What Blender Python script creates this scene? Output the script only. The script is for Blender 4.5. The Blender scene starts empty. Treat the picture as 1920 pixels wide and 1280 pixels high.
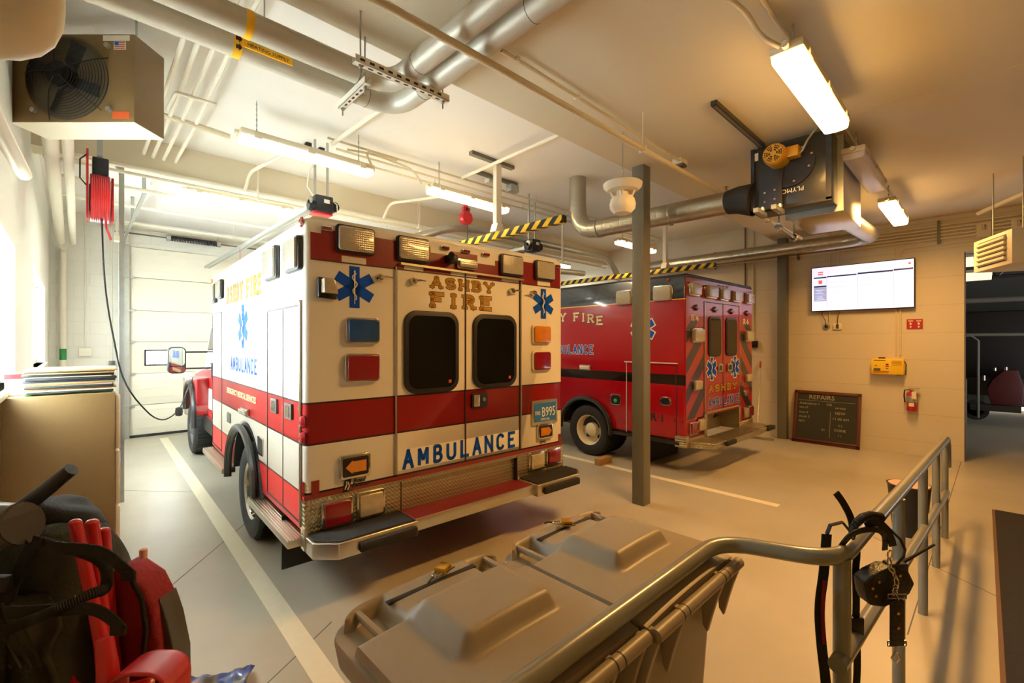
import bpy, bmesh, math, random
from mathutils import Vector, Matrix, Euler, noise
random.seed(7)
PI = math.pi
rad = math.radians
S = bpy.context.scene
COL = S.collection

# ------------------------------------------------------------------ camera, world, big lights, exposure
cd = bpy.data.cameras.new('camera')
cam = bpy.data.objects.new('camera', cd)
COL.objects.link(cam)
cd.sensor_fit = 'HORIZONTAL'
cd.sensor_width = 36.0
cd.lens = 36.0 * 853.0 / 1920.0
cd.shift_y = 3.0 / 1920.0
cd.clip_start = 0.02
cam.location = (0, 0, 1.65)
cam.rotation_euler = (rad(90), 0, rad(-43.95))
S.camera = cam

S.view_settings.view_transform = 'Standard'
S.view_settings.look = 'None'
S.view_settings.gamma = 1.0
S.view_settings.use_curve_mapping = False
S.view_settings.exposure = 0.38

W = bpy.data.worlds.new('sky')
S.world = W
W.use_nodes = True
bg = W.node_tree.nodes['Background']
bg.inputs[0].default_value = (0.93, 0.97, 1.0, 1)
bg.inputs[1].default_value = 3.0


def area_light(name, loc, rot, sx, sy, power, color, spread=180):
    l = bpy.data.lights.new(name, 'AREA')
    l.shape = 'RECTANGLE'
    l.size = sx
    l.size_y = sy
    l.energy = power
    l.color = color
    l.spread = rad(spread)
    o = bpy.data.objects.new(name, l)
    COL.objects.link(o)
    o.location = loc
    o.rotation_euler = rot
    return o


DAY = (0.82, 0.96, 1.0)
# daylight that comes in through the windows of the left wall and of the garage door
area_light('daylight_window', (-0.50, 3.80, 1.84), (0, rad(-90), 0), 0.95, 1.4, 330, DAY)
area_light('daylight_window', (-0.50, 7.6, 1.88), (0, rad(-90), 0), 1.0, 2.5, 260, DAY)
area_light('daylight_door_window', (1.19, 10.55, 1.39), (rad(-90), 0, 0), 0.6, 0.3, 130, DAY)

# ------------------------------------------------------------------ materials


def lin(c):
    if isinstance(c, str):
        c = [int(c[i:i + 2], 16) / 255 for i in (0, 2, 4)]
    return tuple(((v / 12.92) if v <= 0.04045 else ((v + 0.055) / 1.055) ** 2.4) for v in c) + (1.0,)


def mat(name, col, rough=0.5, metal=0.0, coat=0.0, var=0.0, scale=8.0, bump=0.0, bscale=60.0, emit=None, es=0.0, spec=0.5):
    m = bpy.data.materials.new(name)
    m.use_nodes = True
    nt = m.node_tree
    b = nt.nodes['Principled BSDF']
    c = lin(col)
    b.inputs['Base Color'].default_value = c
    b.inputs['Roughness'].default_value = rough
    b.inputs['Metallic'].default_value = metal
    b.inputs['Coat Weight'].default_value = coat
    b.inputs['Coat Roughness'].default_value = 0.06
    b.inputs['Specular IOR Level'].default_value = spec
    tc = nt.nodes.new('ShaderNodeTexCoord')
    if var > 0:
        n = nt.nodes.new('ShaderNodeTexNoise')
        n.inputs['Scale'].default_value = scale
        n.inputs['Detail'].default_value = 6
        nt.links.new(tc.outputs['Object'], n.inputs['Vector'])
        mx = nt.nodes.new('ShaderNodeMix')
        mx.data_type = 'RGBA'
        mx.inputs[6].default_value = tuple(max(0, v * (1 - var)) for v in c[:3]) + (1,)
        mx.inputs[7].default_value = tuple(min(1, v * (1 + var)) for v in c[:3]) + (1,)
        nt.links.new(n.outputs['Fac'], mx.inputs[0])
        nt.links.new(mx.outputs[2], b.inputs['Base Color'])
    if bump > 0:
        n2 = nt.nodes.new('ShaderNodeTexNoise')
        n2.inputs['Scale'].default_value = bscale
        nt.links.new(tc.outputs['Object'], n2.inputs['Vector'])
        bp = nt.nodes.new('ShaderNodeBump')
        bp.inputs['Strength'].default_value = bump
        bp.inputs['Distance'].default_value = 0.01
        nt.links.new(n2.outputs['Fac'], bp.inputs['Height'])
        nt.links.new(bp.outputs[0], b.inputs['Normal'])
    if emit is not None:
        b.inputs['Emission Color'].default_value = lin(emit)
        b.inputs['Emission Strength'].default_value = es
    return m


def ramp_mat(name, stops, zmax, rough=0.3, coat=0.6, axis='Z', spec=0.5):
    """bands of paint by height in the object's own coordinates"""
    m = mat(name, 'ffffff', rough, coat=coat, spec=spec)
    nt = m.node_tree
    b = nt.nodes['Principled BSDF']
    tc = nt.nodes.new('ShaderNodeTexCoord')
    sp = nt.nodes.new('ShaderNodeSeparateXYZ')
    dv = nt.nodes.new('ShaderNodeMath')
    dv.operation = 'DIVIDE'
    dv.inputs[1].default_value = zmax
    cr = nt.nodes.new('ShaderNodeValToRGB')
    cr.color_ramp.interpolation = 'CONSTANT'
    e = cr.color_ramp.elements
    while len(e) > 1:
        e.remove(e[-1])
    e[0].position = 0
    e[0].color = lin(stops[0][1])
    for p, c in stops[1:]:
        q = e.new(p / zmax)
        q.color = lin(c)
    nt.links.new(tc.outputs['Object'], sp.inputs[0])
    nt.links.new(sp.outputs[axis], dv.inputs[0])
    nt.links.new(dv.outputs[0], cr.inputs[0])
    nt.links.new(cr.outputs[0], b.inputs['Base Color'])
    return m


def block_wall(name, col, rot, joint=0.78):
    """painted concrete block: faint joints in colour and bump"""
    m = mat(name, col, 0.55)
    nt = m.node_tree
    b = nt.nodes['Principled BSDF']
    tc = nt.nodes.new('ShaderNodeTexCoord')
    mp = nt.nodes.new('ShaderNodeMapping')
    mp.inputs['Rotation'].default_value = rot
    br = nt.nodes.new('ShaderNodeTexBrick')
    br.inputs['Scale'].default_value = 1.0
    br.inputs['Brick Width'].default_value = 0.40
    br.inputs['Row Height'].default_value = 0.20
    br.inputs['Mortar Size'].default_value = 0.004
    br.inputs['Mortar Smooth'].default_value = 0.4
    c = lin(col)
    br.inputs['Color1'].default_value = c
    br.inputs['Color2'].default_value = tuple(v * 0.97 for v in c[:3]) + (1,)
    br.inputs['Mortar'].default_value = tuple(v * joint for v in c[:3]) + (1,)
    nt.links.new(tc.outputs['Object'], mp.inputs[0])
    nt.links.new(mp.outputs[0], br.inputs[0])
    nt.links.new(br.outputs['Color'], b.inputs['Base Color'])
    ns = nt.nodes.new('ShaderNodeTexNoise')
    ns.inputs['Scale'].default_value = 45
    nt.links.new(tc.outputs['Object'], ns.inputs[0])
    ad = nt.nodes.new('ShaderNodeMath')
    ad.operation = 'MULTIPLY_ADD'
    ad.inputs[1].default_value = 0.25
    nt.links.new(ns.outputs['Fac'], ad.inputs[0])
    iv = nt.nodes.new('ShaderNodeMath')
    iv.operation = 'SUBTRACT'
    iv.inputs[0].default_value = 1.0
    nt.links.new(br.outputs['Fac'], iv.inputs[1])
    nt.links.new(iv.outputs[0], ad.inputs[2])
    bp = nt.nodes.new('ShaderNodeBump')
    bp.inputs['Strength'].default_value = 0.5
    bp.inputs['Distance'].default_value = 0.006
    nt.links.new(ad.outputs[0], bp.inputs['Height'])
    nt.links.new(bp.outputs[0], b.inputs['Normal'])
    return m


def floor_mat(name):
    """worn epoxy over concrete: mottled, with scuffs and dried mud"""
    m = mat(name, 'b8b09c', 0.33)
    nt = m.node_tree
    b = nt.nodes['Principled BSDF']
    b.inputs['Specular IOR Level'].default_value = 0.5
    tc = nt.nodes.new('ShaderNodeTexCoord')

    def N(scale, det=8, dist=0.0):
        n = nt.nodes.new('ShaderNodeTexNoise')
        n.inputs['Scale'].default_value = scale
        n.inputs['Detail'].default_value = det
        n.inputs['Distortion'].default_value = dist
        nt.links.new(tc.outputs['Object'], n.inputs['Vector'])
        return n

    def ramp(src, stops):
        r = nt.nodes.new('ShaderNodeValToRGB')
        e = r.color_ramp.elements
        e[0].position, e[0].color = stops[0][0], stops[0][1]
        e[1].position, e[1].color = stops[1][0], stops[1][1]
        nt.links.new(src, r.inputs[0])
        return r.outputs[0]
    base = ramp(N(1.1).outputs['Fac'], [(0.35, lin('aaa28e')), (0.7, lin('bab29e'))])
    fine = ramp(N(220, 2).outputs['Fac'], [(0.35, (0.9, 0.9, 0.9, 1)), (0.7, (1.04, 1.04, 1.04, 1))])
    mud = ramp(N(2.6, 10, 0.6).outputs['Fac'], [(0.62, (1, 1, 1, 1)), (0.9, (0.75, 0.70, 0.63, 1))])
    sp = ramp(N(26, 6, 0.3).outputs['Fac'], [(0.70, (1, 1, 1, 1)), (0.88, (0.62, 0.54, 0.45, 1))])
    # dirt is dragged in by the wheels: only around the white ambulance's lane
    sx_ = nt.nodes.new('ShaderNodeSeparateXYZ')
    nt.links.new(tc.outputs['Object'], sx_.inputs[0])
    near = nt.nodes.new('ShaderNodeMapRange')
    near.inputs[1].default_value = 1.3
    near.inputs[2].default_value = 2.6
    near.inputs[3].default_value = 0.25
    near.inputs[4].default_value = 0.0
    nt.links.new(sx_.outputs[0], near.inputs[0])
    cur = base
    for x in (fine, mud, sp):
        mx = nt.nodes.new('ShaderNodeMix')
        mx.data_type = 'RGBA'
        mx.blend_type = 'MULTIPLY'
        mx.inputs[0].default_value = 0.15
        if x is not fine:
            nt.links.new(near.outputs[0], mx.inputs[0])
        nt.links.new(cur, mx.inputs[6])
        nt.links.new(x, mx.inputs[7])
        cur = mx.outputs[2]
    nt.links.new(cur, b.inputs['Base Color'])
    rr = ramp(N(5, 6).outputs['Fac'], [(0.2, (0.30, 0.30, 0.30, 1)), (0.8, (0.36, 0.36, 0.36, 1))])
    nt.links.new(rr, b.inputs['Roughness'])
    return m


def plate_mat(name, col, rough, metal):
    """diamond tread plate: crossed raised lozenges as bump"""
    m = mat(name, col, rough, metal)
    nt = m.node_tree
    b = nt.nodes['Principled BSDF']
    tc = nt.nodes.new('ShaderNodeTexCoord')
    outs = []
    for a in (45, -45):
        mp = nt.nodes.new('ShaderNodeMapping')
        mp.inputs['Rotation'].default_value = (rad(90) if True else 0, 0, 0)
        mp2 = nt.nodes.new('ShaderNodeMapping')
        mp2.inputs['Rotation'].default_value = (0, 0, rad(a))
        br = nt.nodes.new('ShaderNodeTexBrick')
        br.inputs['Scale'].default_value = 1.0
        br.inputs['Brick Width'].default_value = 0.040
        br.inputs['Row Height'].default_value = 0.020
        br.inputs['Mortar Size'].default_value = 0.0065
        br.inputs['Mortar Smooth'].default_value = 0.6
        nt.links.new(tc.outputs['Object'], mp.inputs[0])
        nt.links.new(mp.outputs[0], mp2.inputs[0])
        nt.links.new(mp2.outputs[0], br.inputs[0])
        outs.append(br.outputs['Fac'])
    mu = nt.nodes.new('ShaderNodeMath')
    mu.operation = 'MINIMUM'
    nt.links.new(outs[0], mu.inputs[0])
    nt.links.new(outs[1], mu.inputs[1])
    bp = nt.nodes.new('ShaderNodeBump')
    bp.invert = True
    bp.inputs['Strength'].default_value = 0.9
    bp.inputs['Distance'].default_value = 0.004
    nt.links.new(mu.outputs[0], bp.inputs['Height'])
    nt.links.new(bp.outputs[0], b.inputs['Normal'])
    return m


def led_mat(name, col, rough=0.12, sc=46):
    """clear lens with a grid of small reflector cups"""
    m = mat(name, col, rough, 0.15, coat=0.5)
    nt = m.node_tree
    b = nt.nodes['Principled BSDF']
    tc = nt.nodes.new('ShaderNodeTexCoord')
    v = nt.nodes.new('ShaderNodeTexVoronoi')
    v.inputs['Scale'].default_value = sc
    v.inputs['Randomness'].default_value = 0.0
    nt.links.new(tc.outputs['Object'], v.inputs['Vector'])
    r = nt.nodes.new('ShaderNodeValToRGB')
    e = r.color_ramp.elements
    c = lin(col)
    e[0].position, e[0].color = 0.1, tuple(min(1, x * 1.25) for x in c[:3]) + (1,)
    e[1].position, e[1].color = 0.6, tuple(x * 0.55 for x in c[:3]) + (1,)
    nt.links.new(v.outputs['Distance'], r.inputs[0])
    nt.links.new(r.outputs[0], b.inputs['Base Color'])
    bp = nt.nodes.new('ShaderNodeBump')
    bp.inputs['Strength'].default_value = 0.5
    bp.inputs['Distance'].default_value = 0.004
    nt.links.new(v.outputs['Distance'], bp.inputs['Height'])
    nt.links.new(bp.outputs[0], b.inputs['Normal'])
    return m


def hazard_mat(name, w=0.16):
    """diagonal black and yellow stripes"""
    m = mat(name, 'ffd21e', 0.5)
    nt = m.node_tree
    b = nt.nodes['Principled BSDF']
    tc = nt.nodes.new('ShaderNodeTexCoord')
    sp = nt.nodes.new('ShaderNodeSeparateXYZ')
    nt.links.new(tc.outputs['Object'], sp.inputs[0])
    s1 = nt.nodes.new('ShaderNodeMath')
    s1.operation = 'ADD'
    nt.links.new(sp.outputs['Y'], s1.inputs[0])
    s2 = nt.nodes.new('ShaderNodeMath')
    s2.operation = 'ADD'
    nt.links.new(sp.outputs['X'], s2.inputs[0])
    nt.links.new(sp.outputs['Z'], s2.inputs[1])
    nt.links.new(s2.outputs[0], s1.inputs[1])
    md = nt.nodes.new('ShaderNodeMath')
    md.operation = 'PINGPONG'
    md.inputs[1].default_value = w / 2
    nt.links.new(s1.outputs[0], md.inputs[0])
    gt = nt.nodes.new('ShaderNodeMath')
    gt.operation = 'GREATER_THAN'
    gt.inputs[1].default_value = w / 4
    nt.links.new(md.outputs[0], gt.inputs[0])
    mx = nt.nodes.new('ShaderNodeMix')
    mx.data_type = 'RGBA'
    mx.inputs[6].default_value = lin('ffcf1a')
    mx.inputs[7].default_value = lin('16130f')
    nt.links.new(gt.outputs[0], mx.inputs[0])
    nt.links.new(mx.outputs[2], b.inputs['Base Color'])
    return m


def spiral_mat(name, col, axis='Y', pitch=0.12):
    """galvanised spiral duct: seams by bump"""
    m = mat(name, col, 0.32, 0.85, var=0.12, scale=6)
    nt = m.node_tree
    b = nt.nodes['Principled BSDF']
    tc = nt.nodes.new('ShaderNodeTexCoord')
    w = nt.nodes.new('ShaderNodeTexWave')
    w.wave_type = 'BANDS'
    w.bands_direction = axis
    w.inputs['Scale'].default_value = 0.314 / pitch
    nt.links.new(tc.outputs['Object'], w.inputs[0])
    r = nt.nodes.new('ShaderNodeValToRGB')
    e = r.color_ramp.elements
    e[0].position, e[0].color = 0.0, (0, 0, 0, 1)
    e[1].position, e[1].color = 0.12, (1, 1, 1, 1)
    nt.links.new(w.outputs['Fac'], r.inputs[0])
    bp = nt.nodes.new('ShaderNodeBump')
    bp.inputs['Strength'].default_value = 0.5
    bp.inputs['Distance'].default_value = 0.004
    nt.links.new(r.outputs[0], bp.inputs['Height'])
    nt.links.new(bp.outputs[0], b.inputs['Normal'])
    return m


M = dict(
    wall=mat('wall_paint', 'e8e6da', 0.6, var=0.02, bump=0.1),
    wall_block=block_wall('wall_block_right', 'd6ccb6', (rad(90), 0, rad(90))),
    wall_block_back=block_wall('wall_block_back', 'e8e6da', (rad(90), 0, 0), 0.92),
    ceiling=mat('ceiling_paint', 'd9cdb2', 0.55, var=0.03, scale=2.0),
    ceiling_hi=mat('ceiling_paint_bright', 'f1efe9', 0.6, var=0.02, scale=2.0),
    floor=floor_mat('epoxy_floor'),
    line=mat('line_paint', 'e6dcc0', 0.45, var=0.06, scale=20),
    white=mat('white_paint', 'ebe5d2', 0.45, var=0.03),
    offwhite=mat('cream_paint', 'd8ccae', 0.5),
    grey_steel=mat('grey_painted_steel', '6e6d60', 0.45, var=0.05),
    galv=mat('galvanised_steel', 'b4b7b0', 0.4, 0.7, var=0.15, scale=14),
    chrome=mat('chrome', 'c9c6bd', 0.12, 1.0),
    alu=mat('brushed_aluminium', 'c4bda9', 0.28, 0.9, var=0.05),
    silver=mat('silver_jacket', 'd0cbbb', 0.48, 0.3, var=0.04),
    black=mat('black_plastic', '17161a', 0.45),
    rubber=mat('black_rubber', '1f1e1d', 0.75, var=0.2, scale=30),
    blacksteel=mat('black_steel', '23231f', 0.35, coat=0.2),
    glass_dark=mat('dark_glass', '060707', 0.08, spec=0.35),
    red=mat('red_paint', 'a3151b', 0.35, coat=0.5),
    redplastic=mat('red_plastic', 'b0161c', 0.35, coat=0.2, var=0.12, scale=6),
    redfab=mat('red_fabric', '86101a', 0.8, var=0.2, scale=10, bump=0.4),
    redlens=mat('red_lens', '7e0a16', 0.15, coat=0.8, var=0.25, scale=14),
    bluelens=mat('blue_lens', '0a4482', 0.15, coat=0.8, var=0.25, scale=14),
    amberlens=mat('amber_lens', 'c77914', 0.2, coat=0.6, var=0.2, scale=18),
    clearlens=mat('clear_lens', 'b8ac90', 0.15, 0.2, coat=0.8, var=0.25, scale=25),
    led=led_mat('led_lens', 'dcd3bd', sc=75),
    amb1=ramp_mat('white_red_bands', [(0, 'c32a26'), (0.703, '2b1a1a'), (0.713, 'e2dccb'), (1.000, '2b1a1a'), (1.012, '84100f'),
                                      (1.262, '2b1a1a'), (1.276, 'e2dccb')], 3.0, 0.4, coat=0.05, spec=0.3),
    amb2=ramp_mat('red_black_bands', [(0, '9c0414'), (1.118, '15110f'), (1.248, '9c0414'), (2.185, 'e2b33a'), (2.198, '15110f')], 3.0, 0.22),
    vwhite=mat('vehicle_white', 'e2dccb', 0.35, coat=0.2),
    vred=mat('vehicle_red', '7c0f12', 0.3, coat=0.6),
    vred2=mat('vehicle_bright_red', '9c0414', 0.3, coat=0.6),
    vdark=mat('dark_trim', '2b1a1a', 0.5),
    chev=mat('dark_chevron', '221a17', 0.35, coat=0.5),
    gold=mat('gold_leaf', 'bb8a2c', 0.6, var=0.15, scale=60, spec=0.2),
    cream=mat('cream_vinyl', 'e9d9a6', 0.4),
    starblue=mat('star_blue', '0b4cb8', 0.6, spec=0.15),
    plate=plate_mat('diamond_plate', 'b3a88c', 0.33, 0.85),
    plate_red=plate_mat('red_tread_plate', '7b1320', 0.5, 0.2),
    grip=mat('grip_pad', '2a2724', 0.95, bump=1.0, bscale=260),
    bin=mat('bin_plastic', '978c77', 0.42, var=0.05, scale=12),
    bindark=mat('bin_slot', '1a1815', 0.6),
    brass=mat('brass', 'c89a3a', 0.3, 0.9),
    rail=mat('grey_enamel', '83857a', 0.28, coat=0.4, var=0.04),
    leather=mat('black_leather', '14110f', 0.45, var=0.2, bump=0.3, bscale=90),
    camo=mat('camo_fabric', '34352a', 0.9, var=0.7, scale=7, bump=0.6, bscale=50),
    nylon=mat('black_nylon', '141312', 0.8, bump=0.4, bscale=200),
    wood=mat('dark_wood', '5a2c18', 0.4, var=0.25, scale=12),
    chalk=mat('chalk_board', '2f3029', 0.8, var=0.2, scale=5),
    chalkw=mat('chalk_writing', 'a8a593', 0.9),
    tan=mat('cabinet_enamel', '755c34', 0.5, var=0.03, bump=0.15, bscale=300),
    yellow=mat('yellow_box', 'efc51c', 0.4),
    yellowtape=mat('yellow_label', 'f2b40c', 0.5),
    orange=mat('orange_label', 'c4511e', 0.5),
    green=mat('green_label', '2f8a4a', 0.5),
    goldmotor=mat('gold_enamel', 'c8952a', 0.35, 0.3),
    hazard=hazard_mat('hazard_stripes'),
    duct=spiral_mat('spiral_duct', 'b5b1a2', 'Y'),
    platebl=mat('licence_blue', '2a6cb0', 0.4),
    mirror=mat('mirror_glass', 'cfd8d2', 0.03, 1.0),
    paper=mat('paper', 'e8e0cc', 0.7),
    cardboard=mat('brown_board', 'a7814f', 0.8),
    folder=mat('dark_folder', '1d1d1a', 0.6),
    folderblue=mat('navy_folder', '1f2a3c', 0.5),
    navy=mat('screen_navy', '1e2c50', 0.3, emit='26386a', es=0.4),
    mat_rug=mat('rug_dark', '2b2723', 0.95, var=0.5, scale=160, bump=0.8, bscale=250),
    rugedge=mat('rug_edge', '6b5038', 0.8),
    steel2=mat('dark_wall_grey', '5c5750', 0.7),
    pink=mat('pink_bag', 'd8aa96', 0.6),
    copper=mat('copper_patina', '8a6a2c', 0.45, 0.6, var=0.3, scale=20),
    hazeplastic=mat('smoked_plastic', '4b4d4c', 0.35),
    lens_off=mat('lamp_lens_unlit', 'c9b7a4', 0.3, emit='c9b7a4', es=0.05),
)


def glow(name, col, s):
    m = bpy.data.materials.new(name)
    m.use_nodes = True
    nt = m.node_tree
    b = nt.nodes['Principled BSDF']
    b.inputs['Base Color'].default_value = lin(col)
    b.inputs['Emission Color'].default_value = lin(col)
    b.inputs['Emission Strength'].default_value = s
    return m


M['opening'] = mat('fan_recess', '5d513d', .7)
M['warm'] = glow('lamp_warm', 'ffc878', 18)
M['warm2'] = glow('lamp_warm_white', 'ffdfae', 9)
M['cool'] = glow('lamp_cool', 'fbfff2', 8)
M['backlit'] = glow('lens_backlit_glow', 'fff8ee', 0.55)  # unlit lens; its glow stands in for light shining through from behind
M['lamp_far'] = glow('lamp_far', 'ffdfae', 1.2)
M['screen'] = glow('screen_white', 'dfe3ff', 0.78)
M['screenred'] = glow('screen_red', 'e8483a', 1.5)
M['screengrey'] = glow('screen_grey', '9096b4', .8)
M['tail'] = glow('tail_spark', 'ff3018', 1.0)

gl = bpy.data.materials.new('window_glass')
gl.use_nodes = True
_n = gl.node_tree.nodes
_b = _n['Principled BSDF']
_b.inputs['Base Color'].default_value = (1, 1, 1, 1)
_b.inputs['Roughness'].default_value = 0.0
_b.inputs['Transmission Weight'].default_value = 1.0
_b.inputs['IOR'].default_value = 1.01
M['glass'] = gl

# ------------------------------------------------------------------ mesh helpers


class MB:
    """collects shapes and links them as ONE mesh object"""

    def __init__(s):
        s.v = []
        s.f = []

    def add(s, vs, fs, mtx=None):
        o = len(s.v)
        for p in vs:
            p = Vector(p)
            s.v.append(tuple(mtx @ p if mtx else p))
        s.f += [tuple(i + o for i in f) for f in fs]
        return s

    def box(s, x0, x1, y0, y1, z0, z1, bev=0.0, seg=2, mtx=None):
        if bev <= 0:
            vs = [(x, y, z) for x in (x0, x1) for y in (y0, y1) for z in (z0, z1)]
            fs = [(0, 1, 3, 2), (4, 6, 7, 5), (0, 4, 5, 1), (2, 3, 7, 6), (0, 2, 6, 4), (1, 5, 7, 3)]
            return s.add(vs, fs, mtx)
        bm = bmesh.new()
        bmesh.ops.create_cube(bm, size=1)
        for v in bm.verts:
            v.co = Vector(((x0 + x1) / 2 + v.co.x * (x1 - x0), (y0 + y1) / 2 + v.co.y * (y1 - y0), (z0 + z1) / 2 + v.co.z * (z1 - z0)))
        bmesh.ops.bevel(bm, geom=bm.edges[:], offset=bev, segments=seg, affect='EDGES', profile=0.5)
        s.bm(bm, mtx)
        return s

    def bm(s, bm, mtx=None):
        bm.verts.index_update()
        s.add([v.co[:] for v in bm.verts], [tuple(v.index for v in f.verts) for f in bm.faces], mtx)
        bm.free()

    def prism(s, pts, axis, a, b, bev=0.0, mtx=None):
        """outline in the two other axes (in xyz order) pushed along axis from a to b"""
        def put(p, t):
            return {'x': (t, p[0], p[1]), 'y': (p[0], t, p[1]), 'z': (p[0], p[1], t)}[axis]
        n = len(pts)
        bm = bmesh.new()
        lo = [bm.verts.new(put(p, a)) for p in pts]
        hi = [bm.verts.new(put(p, b)) for p in pts]
        bm.faces.new(lo)
        bm.faces.new(hi)
        for i in range(n):
            j = (i + 1) % n
            bm.faces.new((lo[i], lo[j], hi[j], hi[i]))
        bmesh.ops.recalc_face_normals(bm, faces=bm.faces)
        if bev > 0:
            es = [e for e in bm.edges if len(e.link_faces) == 2 and e.calc_face_angle(0) > rad(40)]
            bmesh.ops.bevel(bm, geom=es, offset=bev, segments=3, affect='EDGES', profile=0.5)
        s.bm(bm, mtx)
        return s

    def cyl(s, p0, p1, r, r2=None, seg=16, cap=True):
        p0, p1 = Vector(p0), Vector(p1)
        r2 = r if r2 is None else r2
        d = (p1 - p0).normalized()
        u = d.orthogonal().normalized()
        w = d.cross(u)
        vs = []
        for c, rr in ((p0, r), (p1, r2)):
            for i in range(seg):
                a = 2 * PI * i / seg
                vs.append(c + u * math.cos(a) * rr + w * math.sin(a) * rr)
        fs = [(i, (i + 1) % seg, seg + (i + 1) % seg, seg + i) for i in range(seg)]
        if cap:
            fs += [tuple(reversed(range(seg))), tuple(range(seg, 2 * seg))]
        return s.add(vs, fs)

    def tube(s, pts, r, seg=10, flat=1.0, closed=False, bend=0.0):
        """sweep a circle (or flattened band) along points; bend rounds the corners"""
        pts = [Vector(p) for p in pts]
        if bend > 0:
            out = [pts[0]]
            for i in range(1, len(pts) - 1):
                a, b, c = pts[i - 1], pts[i], pts[i + 1]
                e = min(bend, (a - b).length * 0.49, (c - b).length * 0.49)
                p, q = b + (a - b).normalized() * e, b + (c - b).normalized() * e
                for k in range(7):
                    t = k / 6
                    out.append(p * (1 - t) ** 2 + b * 2 * t * (1 - t) + q * t * t)
            out.append(pts[-1])
            pts = out
        n = len(pts)
        u = None
        vs = []
        for i in range(n):
            if closed:
                d = pts[(i + 1) % n] - pts[i - 1]
            else:
                d = pts[min(i + 1, n - 1)] - pts[max(i - 1, 0)]
            d.normalize()
            if u is None:
                u = d.orthogonal().normalized()
                if abs(d.z) < 0.95:
                    u = Vector((0, 0, 1)).cross(d).normalized()
            else:
                u = (u - d * u.dot(d)).normalized()
            w = d.cross(u)
            rr = r[i] if isinstance(r, (list, tuple)) else r
            for k in range(seg):
                a = 2 * PI * k / seg
                vs.append(pts[i] + u * math.cos(a) * rr + w * math.sin(a) * rr * flat)
        fs = []
        for i in range(n if closed else n - 1):
            j = (i + 1) % n
            fs += [(i * seg + k, i * seg + (k + 1) % seg, j * seg + (k + 1) % seg, j * seg + k) for k in range(seg)]
        if not closed:
            fs += [tuple(reversed(range(seg))), tuple(range((n - 1) * seg, n * seg))]
        return s.add(vs, fs)

    def lathe(s, prof, o=(0, 0, 0), axis='z', seg=24, cap=True):
        vs, fs = [], []
        o = Vector(o)
        for (r, h) in prof:
            for k in range(seg):
                a = 2 * PI * k / seg
                c, q = r * math.cos(a), r * math.sin(a)
                vs.append(o + Vector({'z': (c, q, h), 'x': (h, c, q), 'y': (c, h, q)}[axis]))
        for i in range(len(prof) - 1):
            fs += [(i * seg + k, i * seg + (k + 1) % seg, (i + 1) * seg + (k + 1) % seg, (i + 1) * seg + k) for k in range(seg)]
        if cap and prof[0][0] > 1e-5:
            fs.append(tuple(reversed(range(seg))))
        if cap and prof[-1][0] > 1e-5:
            n = len(prof) - 1
            fs.append(tuple(range(n * seg, (n + 1) * seg)))
        return s.add(vs, fs)

    def blob(s, c, rx, ry, rz, e=0.7, amp=0.0, fr=3.0, seg=32, rings=20, zmin=None):
        """superellipsoid, optionally crumpled"""
        vs, fs = [], []
        def pw(v):
            return math.copysign(abs(v) ** e, v)
        for i in range(rings + 1):
            t = PI * i / rings - PI / 2
            for k in range(seg):
                a = 2 * PI * k / seg
                p = Vector((pw(math.cos(t)) * pw(math.cos(a)) * rx, pw(math.cos(t)) * pw(math.sin(a)) * ry, pw(math.sin(t)) * rz))
                if amp:
                    p += p.normalized() * amp * noise.noise((p + Vector(c)) * fr) * 2
                p += Vector(c)
                if zmin is not None:
                    p.z = max(p.z, zmin)
                vs.append(p)
        for i in range(rings):
            fs += [(i * seg + k, i * seg + (k + 1) % seg, (i + 1) * seg + (k + 1) % seg, (i + 1) * seg + k) for k in range(seg)]
        return s.add(vs, fs)

    def make(s, name, m, parent=None, label=None, cat=None, group=None, kind=None, loc=None, rotz=None, sharp=35):
        me = bpy.data.meshes.new(name)
        me.from_pydata(s.v, [], s.f)
        bm = bmesh.new()
        bm.from_mesh(me)
        bmesh.ops.remove_doubles(bm, verts=bm.verts, dist=1e-6)
        bmesh.ops.recalc_face_normals(bm, faces=bm.faces)
        bm.to_mesh(me)
        bm.free()
        me.shade_smooth()
        me.set_sharp_from_angle(angle=rad(sharp))
        me.materials.append(M[m] if isinstance(m, str) else m)
        o = bpy.data.objects.new(name, me)
        COL.objects.link(o)
        if parent:
            o.parent = parent
        if loc is not None:
            o.location = loc
        if rotz is not None:
            o.rotation_euler.z = rad(rotz)
        tag(o, label, cat, group, kind)
        return o


def cut(o, x0, x1, y0, y1, z0, z1):
    """carve a box-shaped recess out of a mesh and keep the result as its mesh"""
    c = MB().box(x0, x1, y0, y1, z0, z1).make('cutter', 'vdark', o.parent)
    md = o.modifiers.new('cut', 'BOOLEAN')
    md.object = c
    md.operation = 'DIFFERENCE'
    md.solver = 'EXACT'
    dg = bpy.context.evaluated_depsgraph_get()
    me = bpy.data.meshes.new_from_object(o.evaluated_get(dg))
    o.modifiers.remove(md)
    o.data = me
    bpy.data.objects.remove(c)


def tag(o, label=None, cat=None, group=None, kind=None):
    for k, v in (('label', label), ('category', cat), ('group', group), ('kind', kind)):
        if v:
            o[k] = v
    return o


def thing(name, label, cat, loc=(0, 0, 0), rotz=0, group=None):
    o = bpy.data.objects.new(name, None)
    o.empty_display_size = 0.05
    COL.objects.link(o)
    o.location = loc
    o.rotation_euler.z = rad(rotz)
    return tag(o, label, cat, group)


def copy_tree(o, parent=None):
    c = o.copy()
    COL.objects.link(c)
    c.parent = parent
    for ch in o.children:
        copy_tree(ch, c)
    return c


def struct(mb, name, m):
    return mb.make(name, m, kind='structure')


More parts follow.
